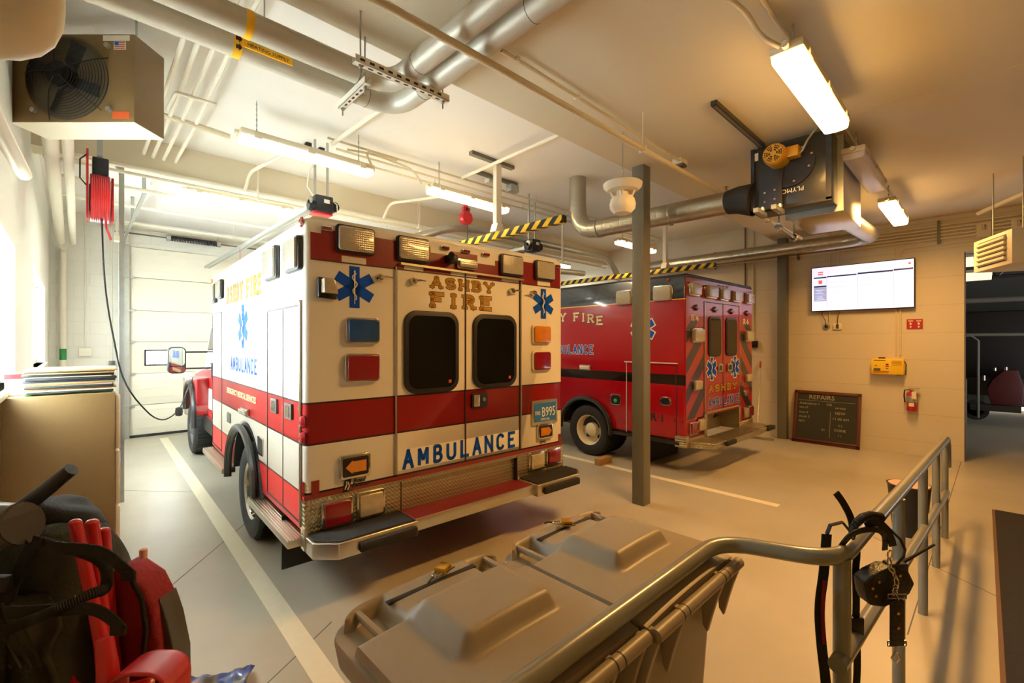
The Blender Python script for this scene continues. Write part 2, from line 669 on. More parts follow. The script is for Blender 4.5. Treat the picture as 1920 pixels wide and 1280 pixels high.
def text(s, size, m, name, parent, loc, rot, ext=0.0008, sx=1.0, align='CENTER', shear=0.0, bold=0.0, label=None):
    cu = bpy.data.curves.new('tmp', 'FONT')
    cu.body = s
    cu.size = size
    cu.extrude = ext
    cu.align_x = align
    cu.shear = shear
    cu.offset = bold
    cu.resolution_u = 2
    t = bpy.data.objects.new('tmp', cu)
    COL.objects.link(t)
    dg = bpy.context.evaluated_depsgraph_get()
    me = bpy.data.meshes.new_from_object(t.evaluated_get(dg))
    bpy.data.objects.remove(t)
    bpy.data.curves.remove(cu)
    for v in me.vertices:
        v.co.x *= sx
    me.name = name
    me.materials.clear()
    me.materials.append(M[m] if isinstance(m, str) else m)
    o = bpy.data.objects.new(name, me)
    COL.objects.link(o)
    o.parent = parent
    o.location = loc
    o.rotation_euler = [rad(a) for a in rot]
    return tag(o, label)


def rrect(x0, x1, z0, z1, r, n=5):
    out = []
    for cx, cz, a0 in ((x1 - r, z1 - r, 0), (x0 + r, z1 - r, 90), (x0 + r, z0 + r, 180), (x1 - r, z0 + r, 270)):
        for i in range(n + 1):
            a = rad(a0 + 90 * i / n)
            out.append((cx + r * math.cos(a), cz + r * math.sin(a)))
    return out


def arc(cx, cy, rx, ry, a0, a1, n=8):
    return [(cx + rx * math.cos(rad(a0 + (a1 - a0) * i / n)), cy + ry * math.sin(rad(a0 + (a1 - a0) * i / n))) for i in range(n + 1)]


# stroke letters in a unit box: (strokes, serif spots)
GL = {
    'A': ([[(0, 0), (.5, 1), (1, 0)], [(.2, .34), (.8, .34)]], [(0, 0), (1, 0), (.5, 1)]),
    'S': ([arc(.5, .76, .5, .24, 20, 270, 10)[::-1][::-1] + arc(.5, .26, .5, .26, 90, -160, 10)], []),
    'H': ([[(.05, 0), (.05, 1)], [(.95, 0), (.95, 1)], [(.05, .5), (.95, .5)]], [(.05, 0), (.05, 1), (.95, 0), (.95, 1)]),
    'B': ([[(.1, 0), (.1, 1), (.55, 1)] + arc(.55, .76, .35, .24, 90, -90, 6) + [(.1, .52)], [(.55, .52)] + arc(.58, .26, .4, .26, 90, -90, 6) + [(.1, 0)]], [(.08, 0), (.08, 1)]),
    'Y': ([[(0, 1), (.5, .48), (1, 1)], [(.5, .48), (.5, 0)]], [(0, 1), (1, 1), (.5, 0)]),
    'F': ([[(.1, 0), (.1, 1), (.95, 1)], [(.1, .52), (.7, .52)]], [(.1, 0), (.08, 1)]),
    'I': ([[(.5, 0), (.5, 1)]], [(.5, 0), (.5, 1)]),
    'R': ([[(.1, 0), (.1, 1), (.55, 1)] + arc(.55, .75, .37, .25, 90, -90, 6) + [(.1, .5)], [(.5, .5), (.95, 0)]], [(.1, 0), (.08, 1), (.97, 0)]),
    'E': ([[(.95, 0), (.1, 0), (.1, 1), (.95, 1)], [(.1, .52), (.7, .52)]], [(.08, 0), (.08, 1)]),
    'M': ([[(0, 0), (0, 1), (.5, .3), (1, 1), (1, 0)]], []),
    'U': ([[(0, 1), (0, .3)] + arc(.5, .3, .5, .3, 180, 360, 10) + [(1, 1)]], []),
    'L': ([[(.1, 1), (.1, 0), (.95, 0)]], []),
    'N': ([[(0, 0), (0, 1), (1, 0), (1, 1)]], []),
    'C': ([arc(.52, .7, .48, .3, 20, 180, 8) + arc(.52, .3, .48, .3, 180, 340, 8)], []),
    '4': ([[(.7, 0), (.7, 1), (0, .3), (1, .3)]], [(.7, 0)]),
    '1': ([[(.25, .8), (.5, 1), (.5, 0)]], [(.5, 0)]),
    '-': ([[(.2, .5), (.8, .5)]], []),
    ' ': ([], []),
}


def stroke_word(mb, word, h, w, t, gap, serif, put, d0, d1, grow=0.0, arch=0.0):
    """flat letters; put((x, z), depth) maps to space. The word starts at x = 0."""
    x = 0
    tt = t + 2 * grow
    total = len(word) * (w + gap)

    def slab(pts):
        n = len(pts)
        vs = [put(p, d0) for p in pts] + [put(p, d1) for p in pts]
        fs = [tuple(range(n)), tuple(range(n, 2 * n))] + [(i, (i + 1) % n, n + (i + 1) % n, n + i) for i in range(n)]
        mb.add(vs, fs)
    for ch in word:
        st, se = GL[ch]
        cw = w if ch not in 'I1' else w * (0.62 if serif else 0.2)
        if ch == ' ':
            x += w * 0.6 + gap
            continue
        dz = arch * (1 - ((x + cw / 2 - total / 2) / (total / 2)) ** 2) if arch else 0

        def q(p):
            return (x + t / 2 + p[0] * (cw - t), dz + t / 2 + p[1] * (h - t))
        for line in st:
            pts = [q(p) for p in line]
            for a, b in zip(pts, pts[1:]):
                dx, dy = b[0] - a[0], b[1] - a[1]
                L = math.hypot(dx, dy)
                if L < 1e-6:
                    continue
                nx, ny = -dy / L * tt / 2, dx / L * tt / 2
                e = tt / 2 if len(line) < 5 else tt * 0.15
                ex, ey = dx / L * e, dy / L * e
                slab([(a[0] - ex + nx, a[1] - ey + ny), (b[0] + ex + nx, b[1] + ey + ny), (b[0] + ex - nx, b[1] + ey - ny), (a[0] - ex - nx, a[1] - ey - ny)])
        if serif:
            for p in se:
                c = q(p)
                sw, sh = t * 0.95 + grow, t * 0.33 + grow
                slab([(c[0] - sw, c[1] - sh), (c[0] + sw, c[1] - sh), (c[0] + sw, c[1] + sh), (c[0] - sw, c[1] + sh)])
        x += cw + gap
    return x


def face_rear(u, z0, y):
    """writing on a face that looks towards -y"""
    return lambda p, d: (u + p[0], y - d, z0 + p[1])


def face_left(v, z0, x):
    """writing on a face that looks towards -x; text runs towards -y"""
    return lambda p, d: (x - d, v - p[0], z0 + p[1])


def star(parent, put, cx, cz, R, outline=False, label=None):
    """six-barred medical star with staff and snake"""
    bw = R * 0.25

    def bars(mb, L, b, d0, d1):
        for a in (0, 60, 120):
            ca_, sa_ = math.cos(rad(a)), math.sin(rad(a))
            pts = [(-b, -L), (b, -L), (b, L), (-b, L)]
            pts = [(cx + p[0] * ca_ - p[1] * sa_, cz + p[0] * sa_ + p[1] * ca_) for p in pts]
            vs = [put(p, d0) for p in pts] + [put(p, d1) for p in pts]
            mb.add(vs, [(0, 1, 2, 3), (4, 5, 6, 7)] + [(i, (i + 1) % 4, 4 + (i + 1) % 4, 4 + i) for i in range(4)])
    m = MB()
    bars(m, R, bw, 0.0015, 0.0022)
    o = m.make('star_emblem', 'starblue', parent, label=label)
    if outline:
        m = MB()
        bars(m, R * 1.09, bw + R * 0.09, 0.0004, 0.0010)
        m.make('star_border', 'vwhite', o)
    m = MB()
    pts = [put((cx, cz - R * 0.82), 0.003), put((cx, cz + R * 0.80), 0.003)]
    m.tube(pts, [R * 0.03, R * 0.07], seg=6, flat=0.4)
    sn = []
    for i in range(40):
        t = i / 39
        sn.append(put((cx + R * 0.13 * (1 - 0.45 * (1 - t)) * math.sin(t * 4.0 * PI + 0.5), cz + R * (-0.62 + 1.28 * t)), 0.004))
    m.tube(sn, R * 0.035, seg=6)
    m.make('staff', 'vwhite', o)
    return o
# ------------------------------------------------------------------ the room
XL, XR, YB, YF = -0.28, 8.95, 10.30, -2.6
ZN, ZC = 3.46, 3.78          # lower ceiling near the camera, upper ceiling over the bays
struct(MB().box(XL - 0.25, 20, YF - 0.2, YB + 0.25, -0.12, 0), 'floor', 'floor')
struct(MB().box(XL - 0.25, XR + 0.2, YF - 0.2, 2.58, ZN, ZN + 0.6), 'ceiling', 'ceiling')
struct(MB().box(XL - 0.25, XR + 0.2, 2.58, YB + 0.2, ZC, ZC + 0.25), 'ceiling.001', 'ceiling_hi')
struct(MB().box(XL, XR, 6.05, 6.32, 3.47, ZC), 'trim_1', 'ceiling')
struct(MB().box(4.43, 4.436, YF, 0.70, ZN - 0.002, ZN), 'trim_2', 'ceiling')
# left wall with its window openings
WINS = [(3.10, 4.47, 1.39, 2.29), (6.4, 8.8, 1.39, 2.40)]
lw = MB()
edges = [YF]
for y0, y1, z0, z1 in sorted(WINS):
    lw.box(XL - 0.22, XL, edges[-1], y0, 0, ZC)
    lw.box(XL - 0.22, XL, y0, y1, 0, z0)
    lw.box(XL - 0.22, XL, y0, y1, z1, ZC)
    edges.append(y1)
lw.box(XL - 0.22, XL, edges[-1], YB, 0, ZC)
struct(lw, 'wall_left', 'wall')
for i, (y0, y1, z0, z1) in enumerate(WINS):
    f = MB()
    x = XL - 0.13
    f.box(x, x + .05, y0, y0 + .04, z0, z1).box(x, x + .05, y1 - .04, y1, z0, z1).box(x, x + .05, y0, y1, z0, z0 + .04).box(x, x + .05, y0, y1, z1 - .04, z1)
    f.box(x, x + .04, (y0 + y1) / 2 - .02, (y0 + y1) / 2 + .02, z0, z1)
    w = struct(f, 'window_%d' % (i + 1), 'white')
    MB().box(x + .015, x + .021, y0 + .02, y1 - .02, z0 + .02, z1 - .02).make('pane', 'glass', w)
    MB().box(XL - .08, XL + .03, y0 - .03, y1 + .03, z0 - .03, z0, .006).make('sill', 'white', w)

# back wall around the garage door
DX0, DX1, DZ = 0.70, 4.3, 3.33
bw = MB()
bw.box(XL - .22, DX0, YB, YB + .22, 0, ZC).box(DX0, DX1, YB, YB + .22, DZ, ZC).box(DX1, XR + .2, YB, YB + .22, 0, ZC)
struct(bw, 'wall_back', 'wall_block_back')
struct(MB().box(XL - .22, XR + .2, YF - .2, YF, 0, ZC), 'wall_front', mat('wall_paint_rear', '9a8560', .7))
# right wall: doorway to the next bay starts at y = 0.19
DY = 0.19
rw = MB()
rw.box(XR, XR + .2, DY, YB, 0, ZC).box(XR, XR + .2, YF, DY, 2.92, ZC)
struct(rw, 'wall_right', 'wall_block')
struct(MB().box(XR - .004, XR + .204, DY - .012, DY, 0, 2.92), 'trim_3', 'steel2')

# sectional garage door
d = struct(MB().box(DX0 - .02, .90, YB + .02, YB + .03, .03, DZ).box(1.49, DX1, YB + .02, YB + .03, .03, DZ).box(.90, 1.49, YB + .02, YB + .03, .03, 1.25).box(.90, 1.49, YB + .02, YB + .03, 1.53, DZ), 'door_1', 'white')
zs = [0.04, 0.567, 1.122, 1.678, 2.224, 2.798, 3.33]
for i in range(6):
    p = MB()
    if i == 2:
        a0, a1, c0, c1 = 0.90, 1.49, 1.25, 1.53
        p.box(DX0, a0, YB - .03, YB + .02, zs[i], zs[i + 1] - .008).box(a1, DX1, YB - .03, YB + .02, zs[i], zs[i + 1] - .008)
        p.box(a0, a1, YB - .03, YB + .02, zs[i], c0).box(a0, a1, YB - .03, YB + .02, c1, zs[i + 1] - .008)
    else:
        p.box(DX0, DX1, YB - .03, YB + .02, zs[i], zs[i + 1] - .008, .004)
    for k in range(3):
        z = zs[i] + .12 + k * .15
        if i != 2:
            p.box(DX0 + .02, DX1, YB - .034, YB - .03, z, z + .012)
    p.make('door_section', 'white', d)
    if i:
        for hx in (2.05, 3.3):
            MB().prism([(hx - .035, zs[i]), (hx, zs[i] + .07), (hx + .035, zs[i]), (hx, zs[i] - .07)], 'y', YB - .045, YB - .03).make('hinge', 'galv', d)
        MB().box(DX0 - .06, DX0 + .07, YB - .06, YB - .035, zs[i] - .03, zs[i] + .01).make('hinge', 'galv', d)
p = MB()
for (a, b, c, e) in ((.90, 1.49, 1.25, 1.275), (.90, 1.49, 1.505, 1.53), (.90, .925, 1.25, 1.53), (1.465, 1.49, 1.25, 1.53)):
    p.box(a, b, YB - .045, YB - .025, c, e)
p.make('window_frame', 'black', d)
MB().box(.92, 1.47, YB - .01, YB, 1.27, 1.51).make('pane', 'glass', d)
MB().box(DX0, DX1, YB - .04, YB + .01, 0, .045).make('bottom_seal', 'rubber', d)
gj = MB().box(DX0 - .13, DX0 - .005, YB - .10, YB - .085, 0, DZ).box(DX0 - .13, DX0 - .115, YB - .10, YB, 0, DZ)
for z in zs[1:]:
    gj.box(DX0 - .12, DX0 + .0, YB - .13, YB - .10, z - .02, z + .01)
gj.make('track', 'galv', d)

# torsion shaft and spring over the door
t = thing('torsion_spring', 'black coiled torsion spring on steel shaft above the garage door', 'spring', (0, 0, 0))
MB().cyl((.5, YB - .12, 3.54), (4.2, YB - .12, 3.54), .013, seg=10).make('shaft', 'steel2', t)
sp = [(1.25 + .72 * i / 240, YB - .12 + .045 * math.cos(i * 2 * PI / 8), 3.54 + .045 * math.sin(i * 2 * PI / 8)) for i in range(241)]
MB().tube(sp, .009, seg=5).make('coil', 'black', t)
m = MB().cyl((1.20, YB - .12, 3.54), (1.26, YB - .12, 3.54), .055).cyl((1.97, YB - .12, 3.54), (2.03, YB - .12, 3.54), .055)
m.make('end_cone', 'galv', t)
# horizontal track
def rail_track(x, name, label):
    t = thing(name, label, 'track')
    m = MB().tube([(x, YB - .09, 3.0), (x, YB - .09, 3.3), (x, YB - .3, 3.42), (x, 7.0, 3.46)], .025, seg=4, bend=.15)
    m.make('rail', 'galv', t)
    m = MB()
    for y in (7.1, 8.6):
        m.box(x - .02, x + .02, y, y + .003, 3.44, ZC).box(x - .02, x - .017, y - .02, y + .02, 3.44, ZC)
    m.make('hanger', 'galv', t)
rail_track(.62, 'garage_door_track', 'galvanised overhead track at left side of the garage door')

# painted lines and floor joints
def strip(p, q, w, h, name, m, label=None, cat=None, kind=None, group=None):
    a, b = Vector((p[0], p[1], 0)), Vector((q[0], q[1], 0))
    n = (b - a).normalized()
    n = Vector((-n.y, n.x, 0)) * w / 2
    mb = MB()
    c = [a - n, b - n, b + n, a + n]
    mb.prism([(v.x, v.y) for v in c], 'z', 0.0, h)
    return mb.make(name, m, label=label, cat=cat, kind=kind, group=group)
strip((1.13, 9.9), (.84, .5), .115, .0015, 'floor_line', 'line', 'white painted line along the left side of the white ambulance', 'painted line')
strip((5.235, 8.5), (5.15, 1.445), .10, .0015, 'floor_line', 'line', 'white painted line between the two ambulances ending past the column', 'painted line')
for p, q in (((-.25, 2.88), (.887, 4.372)), ((.887, 4.372), (2.2, 6.1)), ((-.25, 7.4), (.951, 6.09)), ((.5, 2.3), (1.1, 2.68)), ((4.9, .65), (3.9, -.6)), ((3.4, .3), (8.9, .22))):
    strip(p, q, .006, .0008, 'floor_joint', 'steel2', kind='structure')

# steel columns
def column(x, y, w, h):
    b = w / 2
    m = MB().box(x - b, x + b, y - b, y + b, 0, h, .006)
    return m
struct(column(4.21, 2.45, .135, ZN), 'steel_column', 'grey_steel')
struct(column(8.86, 2.42, .14, ZN), 'steel_column', 'grey_steel')
struct(column(6.1, 6.15, .16, 3.47), 'steel_column', 'grey_steel')

# ------------------------------------------------------------------ wheels


def wheel(parent, x_out, y, r, w, side, rimmat, dual=False, rim=0.6):
    """side -1: outer face looks to -x"""
    s = side
    t = MB()
    rr = r * rim
    for k in range(2 if dual else 1):
        x = x_out - s * k * (w + .03)
        prof = [(rr, 0), (rr + .02, s * 0.012), (r * .84, s * .028), (r * .95, s * .012), (r, -s * .02), (r, -s * (w - .02)), (r * .95, -s * (w + .0)), (rr, -s * w)]
        t.lathe([(a, h) for a, h in prof] + [prof[0]], (x, y, r), 'x', 40, cap=False)
        for i in range(44):
            a = 2 * PI * i / 44
            mt = Matrix.Translation((x - s * w / 2, y, r)) @ Matrix.Rotation(a, 4, 'X')
            t.box(-w * .42, w * .42, -.012, .012, r - .004, r + .006, mtx=mt)
    o = t.make('tire', 'rubber', parent)
    m = MB()
    if dual:
        prof = [(rr, s * .005), (rr * .93, -s * .01), (rr * .86, -s * .12), (rr * .45, -s * .13), (rr * .43, -s * .05), (rr * .30, -s * .03), (0.0001, -s * .03)]
    else:
        prof = [(rr, s * .005), (rr * .93, -s * .01), (rr * .8, -s * .04), (rr * .45, s * .0), (rr * .3, s * .03), (.0001, s * .03)]
    m.lathe([(a, h) for a, h in prof], (x_out, y, r), 'x', 36, cap=False)
    o2 = m.make('rim', rimmat, parent)
    m = MB()
    for i in range(4):
        a = PI / 4 + i * PI / 2
        c = Vector((x_out - s * .118, y + math.cos(a) * rr * .66, r + math.sin(a) * rr * .66))
        m.cyl(c, c + Vector((s * .004, 0, 0)), rr * .14, seg=12)
    m.make('hand_hole', 'bindark', o2)
    m = MB()
    for i in range(8):
        a = i * PI / 4
        c = Vector((x_out - s * .10, y + math.cos(a) * rr * .36, r + math.sin(a) * rr * .36))
        m.cyl(c - Vector((s * .02, 0, 0)), c + Vector((s * .055, 0, 0)), .011, seg=8)
    m.make('wheel_nuts', 'chrome', o2)


def lamp_box(parent, name, x0, x1, z0, z1, y, lens, depth=.035, r=.02, frame='black', lab=None, fr=.012):
    """lens in a bezel on a face looking to -y"""
    f = MB().prism(rrect(x0, x1, z0, z1, r), 'y', y - depth * .6, y, .004).make(name, frame, parent, label=lab)
    MB().prism(rrect(x0 + fr, x1 - fr, z0 + fr, z1 - fr, r * .8), 'y', y - depth, y - depth * .6 + .001, .006).make('lens', lens, f)
    return f


def lamp_box_side(parent, name, y0, y1, z0, z1, x, lens, depth=.035, r=.02, frame='black', fr=.012, lab=None):
    f = MB().prism(rrect(y0, y1, z0, z1, r), 'x', x - depth * .6, x, .004).make(name, frame, parent, label=lab)
    MB().prism(rrect(y0 + fr, y1 - fr, z0 + fr, z1 - fr, r * .8), 'x', x - depth, x - depth * .6 + .001, .006).make('lens', lens, f)
    return f


def body_mesh(w, L, z0, z1, yw, rw_, zmin_front=None, bev=.035):
    """ambulance box with the rear wheel arch cut through its sides"""
    n = 14
    pts = [(0, z0)]
    a0 = math.acos(max(-1, min(1, 0)))
    arc_pts = []
    for i in range(n + 1):
        a = PI * i / n
        arc_pts.append((yw - rw_ * math.cos(a), z0 + (0.0) + rw_ * .92 * math.sin(a)))
    pts += arc_pts + [(L, z0), (L, z1), (0, z1)]
    return MB().prism(pts, 'x', 0, w, bev)


def star_r(y):
    return lambda p, d: (p[0], y - d, p[1])


def star_l(x):
    return lambda p, d: (x - d, -p[0], p[1])


# ------------------------------------------------------------------ white ambulance
A = thing('ambulance', 'white ambulance with wide red bands parked nose to the garage door', 'ambulance', (1.03, 2.92, 0), -2.3)
W1, L1 = 2.37, 3.35
cut(body_mesh(W1, L1, .45, 2.437, 1.62, .53).make('body', 'amb1', A), .653, 1.772, -.1, .05, .3, .65)
MB().box(.12, W1 - .12, .4, 6.3, .42, .62).make('chassis', 'blacksteel', A)
MB().box(.3, W1 - .3, 1.1, 2.2, .36, .44).cyl((.2, 1.62, .40), (W1 - .2, 1.62, .40), .06).make('axle', 'blacksteel', A)
# roof cap and rear top rail
MB().prism([(0.02, 2.42), (W1 - .02, 2.42), (W1 - .06, 2.455), (.06, 2.455)], 'y', .02, L1 - .02, .006).make('roof', 'vwhite', A)
# upper red band on the rear with its steps, white gaps below
def rbox(x0, x1, z0, z1, y0=-.0035, y1=0.001):
    return MB().box(x0, x1, y0, y1, z0, z1)
m = MB()
for x0, x1, z0, z1 in ((.035, .10, 2.18, 2.345), (.10, .23, 2.18, 2.375), (.23, .40, 2.222, 2.375), (.40, .68, 2.18, 2.375), (.68, .84, 2.222, 2.375), (.84, .90, 2.18, 2.375),
                       (.90, 1.08, 2.18, 2.33), (1.08, 1.34, 2.222, 2.365), (1.34, 1.53, 2.18, 2.30), (1.53, 1.60, 2.18, 2.345), (1.60, 1.80, 2.222, 2.375), (1.80, 2.03, 2.18, 2.375),
                       (2.03, 2.20, 2.225, 2.375), (2.20, 2.335, 2.18, 2.375)):
    m.box(x0, x1, -.003, .001, z0, z1)
m.make('red_band', 'vred', A)
MB().box(.035, 2.335, -.004, .001, 2.172, 2.18).make('pinstripe', 'vdark', A)
MB().box(0.0 - .003, 2.37 + .003, -.0036, .001, .672, .703).make('lower_band', 'vred', A)
MB().prism([(.64, 2.222), (1.83, 2.212), (1.83, 2.198), (.64, 2.206)], 'y', -.035, 0).make('drip_rail', 'alu', A)
# flashers
for x0, x1, z0, z1 in ((.186, .448, 2.241, 2.421), (.614, .874, 2.238, 2.416), (1.571, 1.826, 2.231, 2.41), (1.98, 2.231, 2.229, 2.406)):
    lamp_box(A, 'flasher', x0, x1, z0, z1, -.003, 'led', .045, .022)
lamp_box(A, 'flasher', 1.126, 1.324, 2.236, 2.314, -.003, 'led', .045, .018, 'chrome')
for x in (.132, 1.022, 1.22, 1.42, 2.29):
    lamp_box(A, 'marker_lamp', x - .037, x + .037, 2.364, 2.394, -.003, 'redlens', .028, .006, 'chrome', fr=.006)
m = MB().box(1.02, 1.09, -.09, 0, 2.26, 2.325, .012).cyl((1.06, -.05, 2.30), (.98, -.16, 2.30), .022)
m.make('camera_pod', 'black', A)
# stars, lettering
star(A, star_r(-.0005), .317, 2.022, .138)
star(A, star_r(-.0005), 2.107, 2.014, .138)
for (u, z, wd, h, t, s) in ((.905, 2.065, .098, .088, .020, 'ASHBY'), (.895, 1.918, .128, .118, .028, 'FIRE')):
    gap = .029 if s == 'ASHBY' else .045
    m = MB()
    stroke_word(m, s, h, wd, t, gap, True, face_rear(u, z, 0), .0006, .0012, grow=.0045)
    o = m.make('lettering_outline', 'vdark', A)
    m = MB()
    stroke_word(m, s, h, wd, t, gap, True, face_rear(u, z, 0), .0014, .0020)
    m.make('lettering', 'gold', A, label='gold serif letters reading %s' % s)
m = MB()
m.box(.63, 1.80, -.0012, .001, .738, .885)
m.make('lettering_backing', 'vwhite', A)
m = MB()
stroke_word(m, 'AMBULANCE', .142, .092, .026, .0325, False, face_rear(.668, .741, 0), .0016, .0030)
m.make('lettering', 'starblue', A, label='blue block letters reading AMBULANCE')
# rear doors: gaps, windows, latch
m = MB()
for x in (.620, 1.222, 1.808):
    m.box(x - .006, x + .006, -.0045, .002, .71, 2.20)
m.box(.62, 1.808, -.0045, .002, .703, .713)
m.make('door_gap', 'vdark', A)
MB().cyl((.612, -.012, .72), (.612, -.012, 2.19), .006).cyl((1.816, -.012, .72), (1.816, -.012, 2.19), .006).make('door_hinge', 'alu', A)
for x0, x1 in ((.675, 1.147), (1.291, 1.759)):
    f = MB().prism(rrect(x0, x1, 1.279, 1.888, .10, 8), 'y', -.022, .001, .006).make('window_seal', 'black', A)
    MB().prism(rrect(x0 + .035, x1 - .035, 1.315, 1.852, .075, 8), 'y', -.025, -.02).make('pane', 'glass_dark', f)
    MB().box(x1 - .10, x1 - .075, -.0262, -.025, 1.345, 1.37).make('sticker', 'orange', f)
f = MB().prism(rrect(1.278, 1.436, 1.123, 1.243, .012), 'y', -.018, .001, .003).make('door_latch', 'black', A)
MB().box(1.292, 1.352, -.024, -.017, 1.137, 1.229, .004).make('paddle', 'alu', f)
MB().cyl((1.395, -.018, 1.19), (1.395, -.026, 1.19), .016).make('lock', 'alu', f)
# door hold-open hooks
for x, q in ((.484, 1), (.745, 1), (1.698, 1), (1.961, -1)):
    m = MB().lathe([(.001, -.05), (.02, -.048), (.026, -.03), (.024, 0)], (x, 0, 2.10), 'y', 16)
    m.tube([(x, -.045, 2.10), (x + q * .04, -.055, 2.106), (x + q * .085, -.058, 2.103)], [.012, .008, .003], seg=8)
    m.make('door_hook', 'chrome', A)
f = MB().prism([(.073, 1.937), (.073, 2.066), (.165, 2.060), (.191, 1.93)], 'y', -.03, .001, .004).make('flood_lamp', 'black', A)
MB().prism([(.09, 1.965), (.09, 2.055), (.16, 2.050), (.18, 1.96)], 'y', -.085, -.028, .006).make('lens', 'clearlens', f)
lamp_box(A, 'warning_lamp', .249, .484, 1.645, 1.82, 0, 'bluelens', .05, .03, 'chrome', 'blue warning lamp')
lamp_box(A, 'warning_lamp', .244, .484, 1.389, 1.581, 0, 'redlens', .05, .03, 'chrome', 'red warning lamp at the left')
lamp_box(A, 'warning_lamp', 1.951, 2.186, 1.643, 1.817, 0, 'amberlens', .04, .03, 'offwhite', 'amber warning lamp')
lamp_box(A, 'warning_lamp', 1.951, 2.186, 1.393, 1.58, 0, 'redlens', .04, .03, 'offwhite', 'red warning lamp at the right')
# turn signals with arrow lenses
for x0, x1, z0, z1, q in ((.21, .417, .760, .915, -1), (2.015, 2.21, .768, .907, 1)):
    f = MB().prism(rrect(x0, x1, z0, z1, .018), 'y', -.03, .001, .004).make('turn_signal', 'chrome', A)
    MB().prism(rrect(x0 + .016, x1 - .016, z0 + .016, z1 - .016, .012), 'y', -.033, -.028).make('backing', 'black', f)
    cz, cx = (z0 + z1) / 2, (x0 + x1) / 2
    a, b = .07 * q, .06
    pts = [(cx + a, cz), (cx + a * .35, cz + .045), (cx + a * .35, cz + .036), (cx - a, cz + .036), (cx - a, cz - .036), (cx + a * .35, cz - .036), (cx + a * .35, cz - .045)]
    MB().prism(pts, 'y', -.038, -.031).make('arrow_lens', 'amberlens', f)
# number plate
f = MB().box(1.946, 2.278, -.02, .001, .905, 1.125, .004).make('plate_frame', 'alu', A)
MB().box(1.972, 2.252, -.023, -.018, .93, 1.10).make('number_plate', 'platebl', f)
text('B995', .125, 'paper', 'plate_text', f, (2.155, -.0235, .975), (90, 0, 0), sx=.72)
text('FIRE', .05, 'paper', 'plate_text', f, (2.013, -.0235, .995), (90, 0, 0), sx=.75)
text('OFFICIAL', .03, 'paper', 'plate_text', f, (2.11, -.0235, .94), (90, 0, 0))
# maker's marks
text('Road', .040, 'vdark', 'lettering', A, (.305, -.0055, .723), (90, 0, 0), align='LEFT', shear=.25, bold=.001)
text('Rescue', .040, 'vdark', 'lettering', A, (.298, -.0055, .694), (90, 0, 0), align='LEFT', shear=.25, bold=.001)
MB().prism([(.235, .672), (.28, .672), (.295, .755), (.25, .755)], 'y', -.0052, -.0035).make('logo_mark', 'vdark', A)
MB().tube([(.25, -.006, .69), (.262, -.006, .72), (.26, -.006, .745)], .004, seg=5).tube([(.268, -.006, .685), (.28, -.006, .71), (.27, -.006, .74)], .004, seg=5).make('logo_swirl', 'vwhite', A)
text('EMS', .03, 'vdark', 'lettering', A, (2.1, -.0045, .725), (90, 0, 0), sx=1.6)
MB().box(.039, .088, -.0055, .001, .698, .786).box(-.0055, .001, .01, .05, .698, .786).make('reflector', 'redlens', A)
MB().box(2.31, 2.345, -.0055, .001, .70, .78).make('reflector', 'redlens', A)
# diamond plate kick panel and its recess
MB().box(-.004, .653, -.008, .05, .42, .672, .004).box(1.772, 2.374, -.008, .05, .42, .672, .004).box(.64, 1.78, -.008, .02, .648, .672).make('kick_plate', 'plate', A)
MB().box(.653, 1.772, .03, .055, .43, .65).make('recess_panel', 'plate', A)
m = MB().box(.650, .656, -.01, .03, .44, .66).box(1.769, 1.775, -.01, .03, .44, .66)
m.make('recess_edge', 'black', A)
MB().box(-.006, .03, -.01, .06, .36, .672, .006).make('corner_guard', 'plate', A)
for nm, x0, x1, z0, z1, l in (('tail_lamp', .095, .299, .467, .647, 'redlens'), ('reversing_lamp', .32, .523, .473, .652, 'clearlens'), ('reversing_lamp', 1.904, 2.101, .497, .665, 'clearlens'), ('tail_lamp', 2.129, 2.322, .509, .664, 'redlens')):
    lamp_box(A, nm, x0, x1, z0, z1, -.008, l, .035, .018, 'chrome', fr=.018)
# bumper: two padded corners and the red tread step
def corner(x0, x1, q):
    if q < 0:
        pts = [(x0, 0), (x0, -.14), (x0 + .12, -.25), (x1, -.25), (x1, 0)]
    else:
        pts = [(x0, 0), (x0, -.25), (x1 - .10, -.25), (x1, -.16), (x1, 0)]
    b = MB().prism(pts, 'z', .355, .455, .008).make('bumper_corner', 'alu', A)
    c = [(x0 + (x1 - x0) * .5 + (p[0] - (x0 + x1) / 2) * .95, p[1] * .93 - .004) for p in pts]
    MB().prism(c, 'z', .450, .462).make('grip_pad', 'grip', b)
    if q < 0:
        g = MB().box(x0 + .24, x1 - .02, -.285, -.25, .37, .43, .012)
    else:
        g = MB().box(x0 + .06, x1 - .12, -.285, -.25, .37, .43, .012)
    g.make('rubber_block', 'rubber', b)
corner(0.0, .655, -1)
corner(1.79, 2.42, 1)
s_ = MB().box(.655, 1.79, -.20, .02, .435, .447).make('step', 'plate_red', A)
MB().box(.655, 1.79, -.215, -.20, .37, .452, .003).make('step_edge', 'alu', s_)
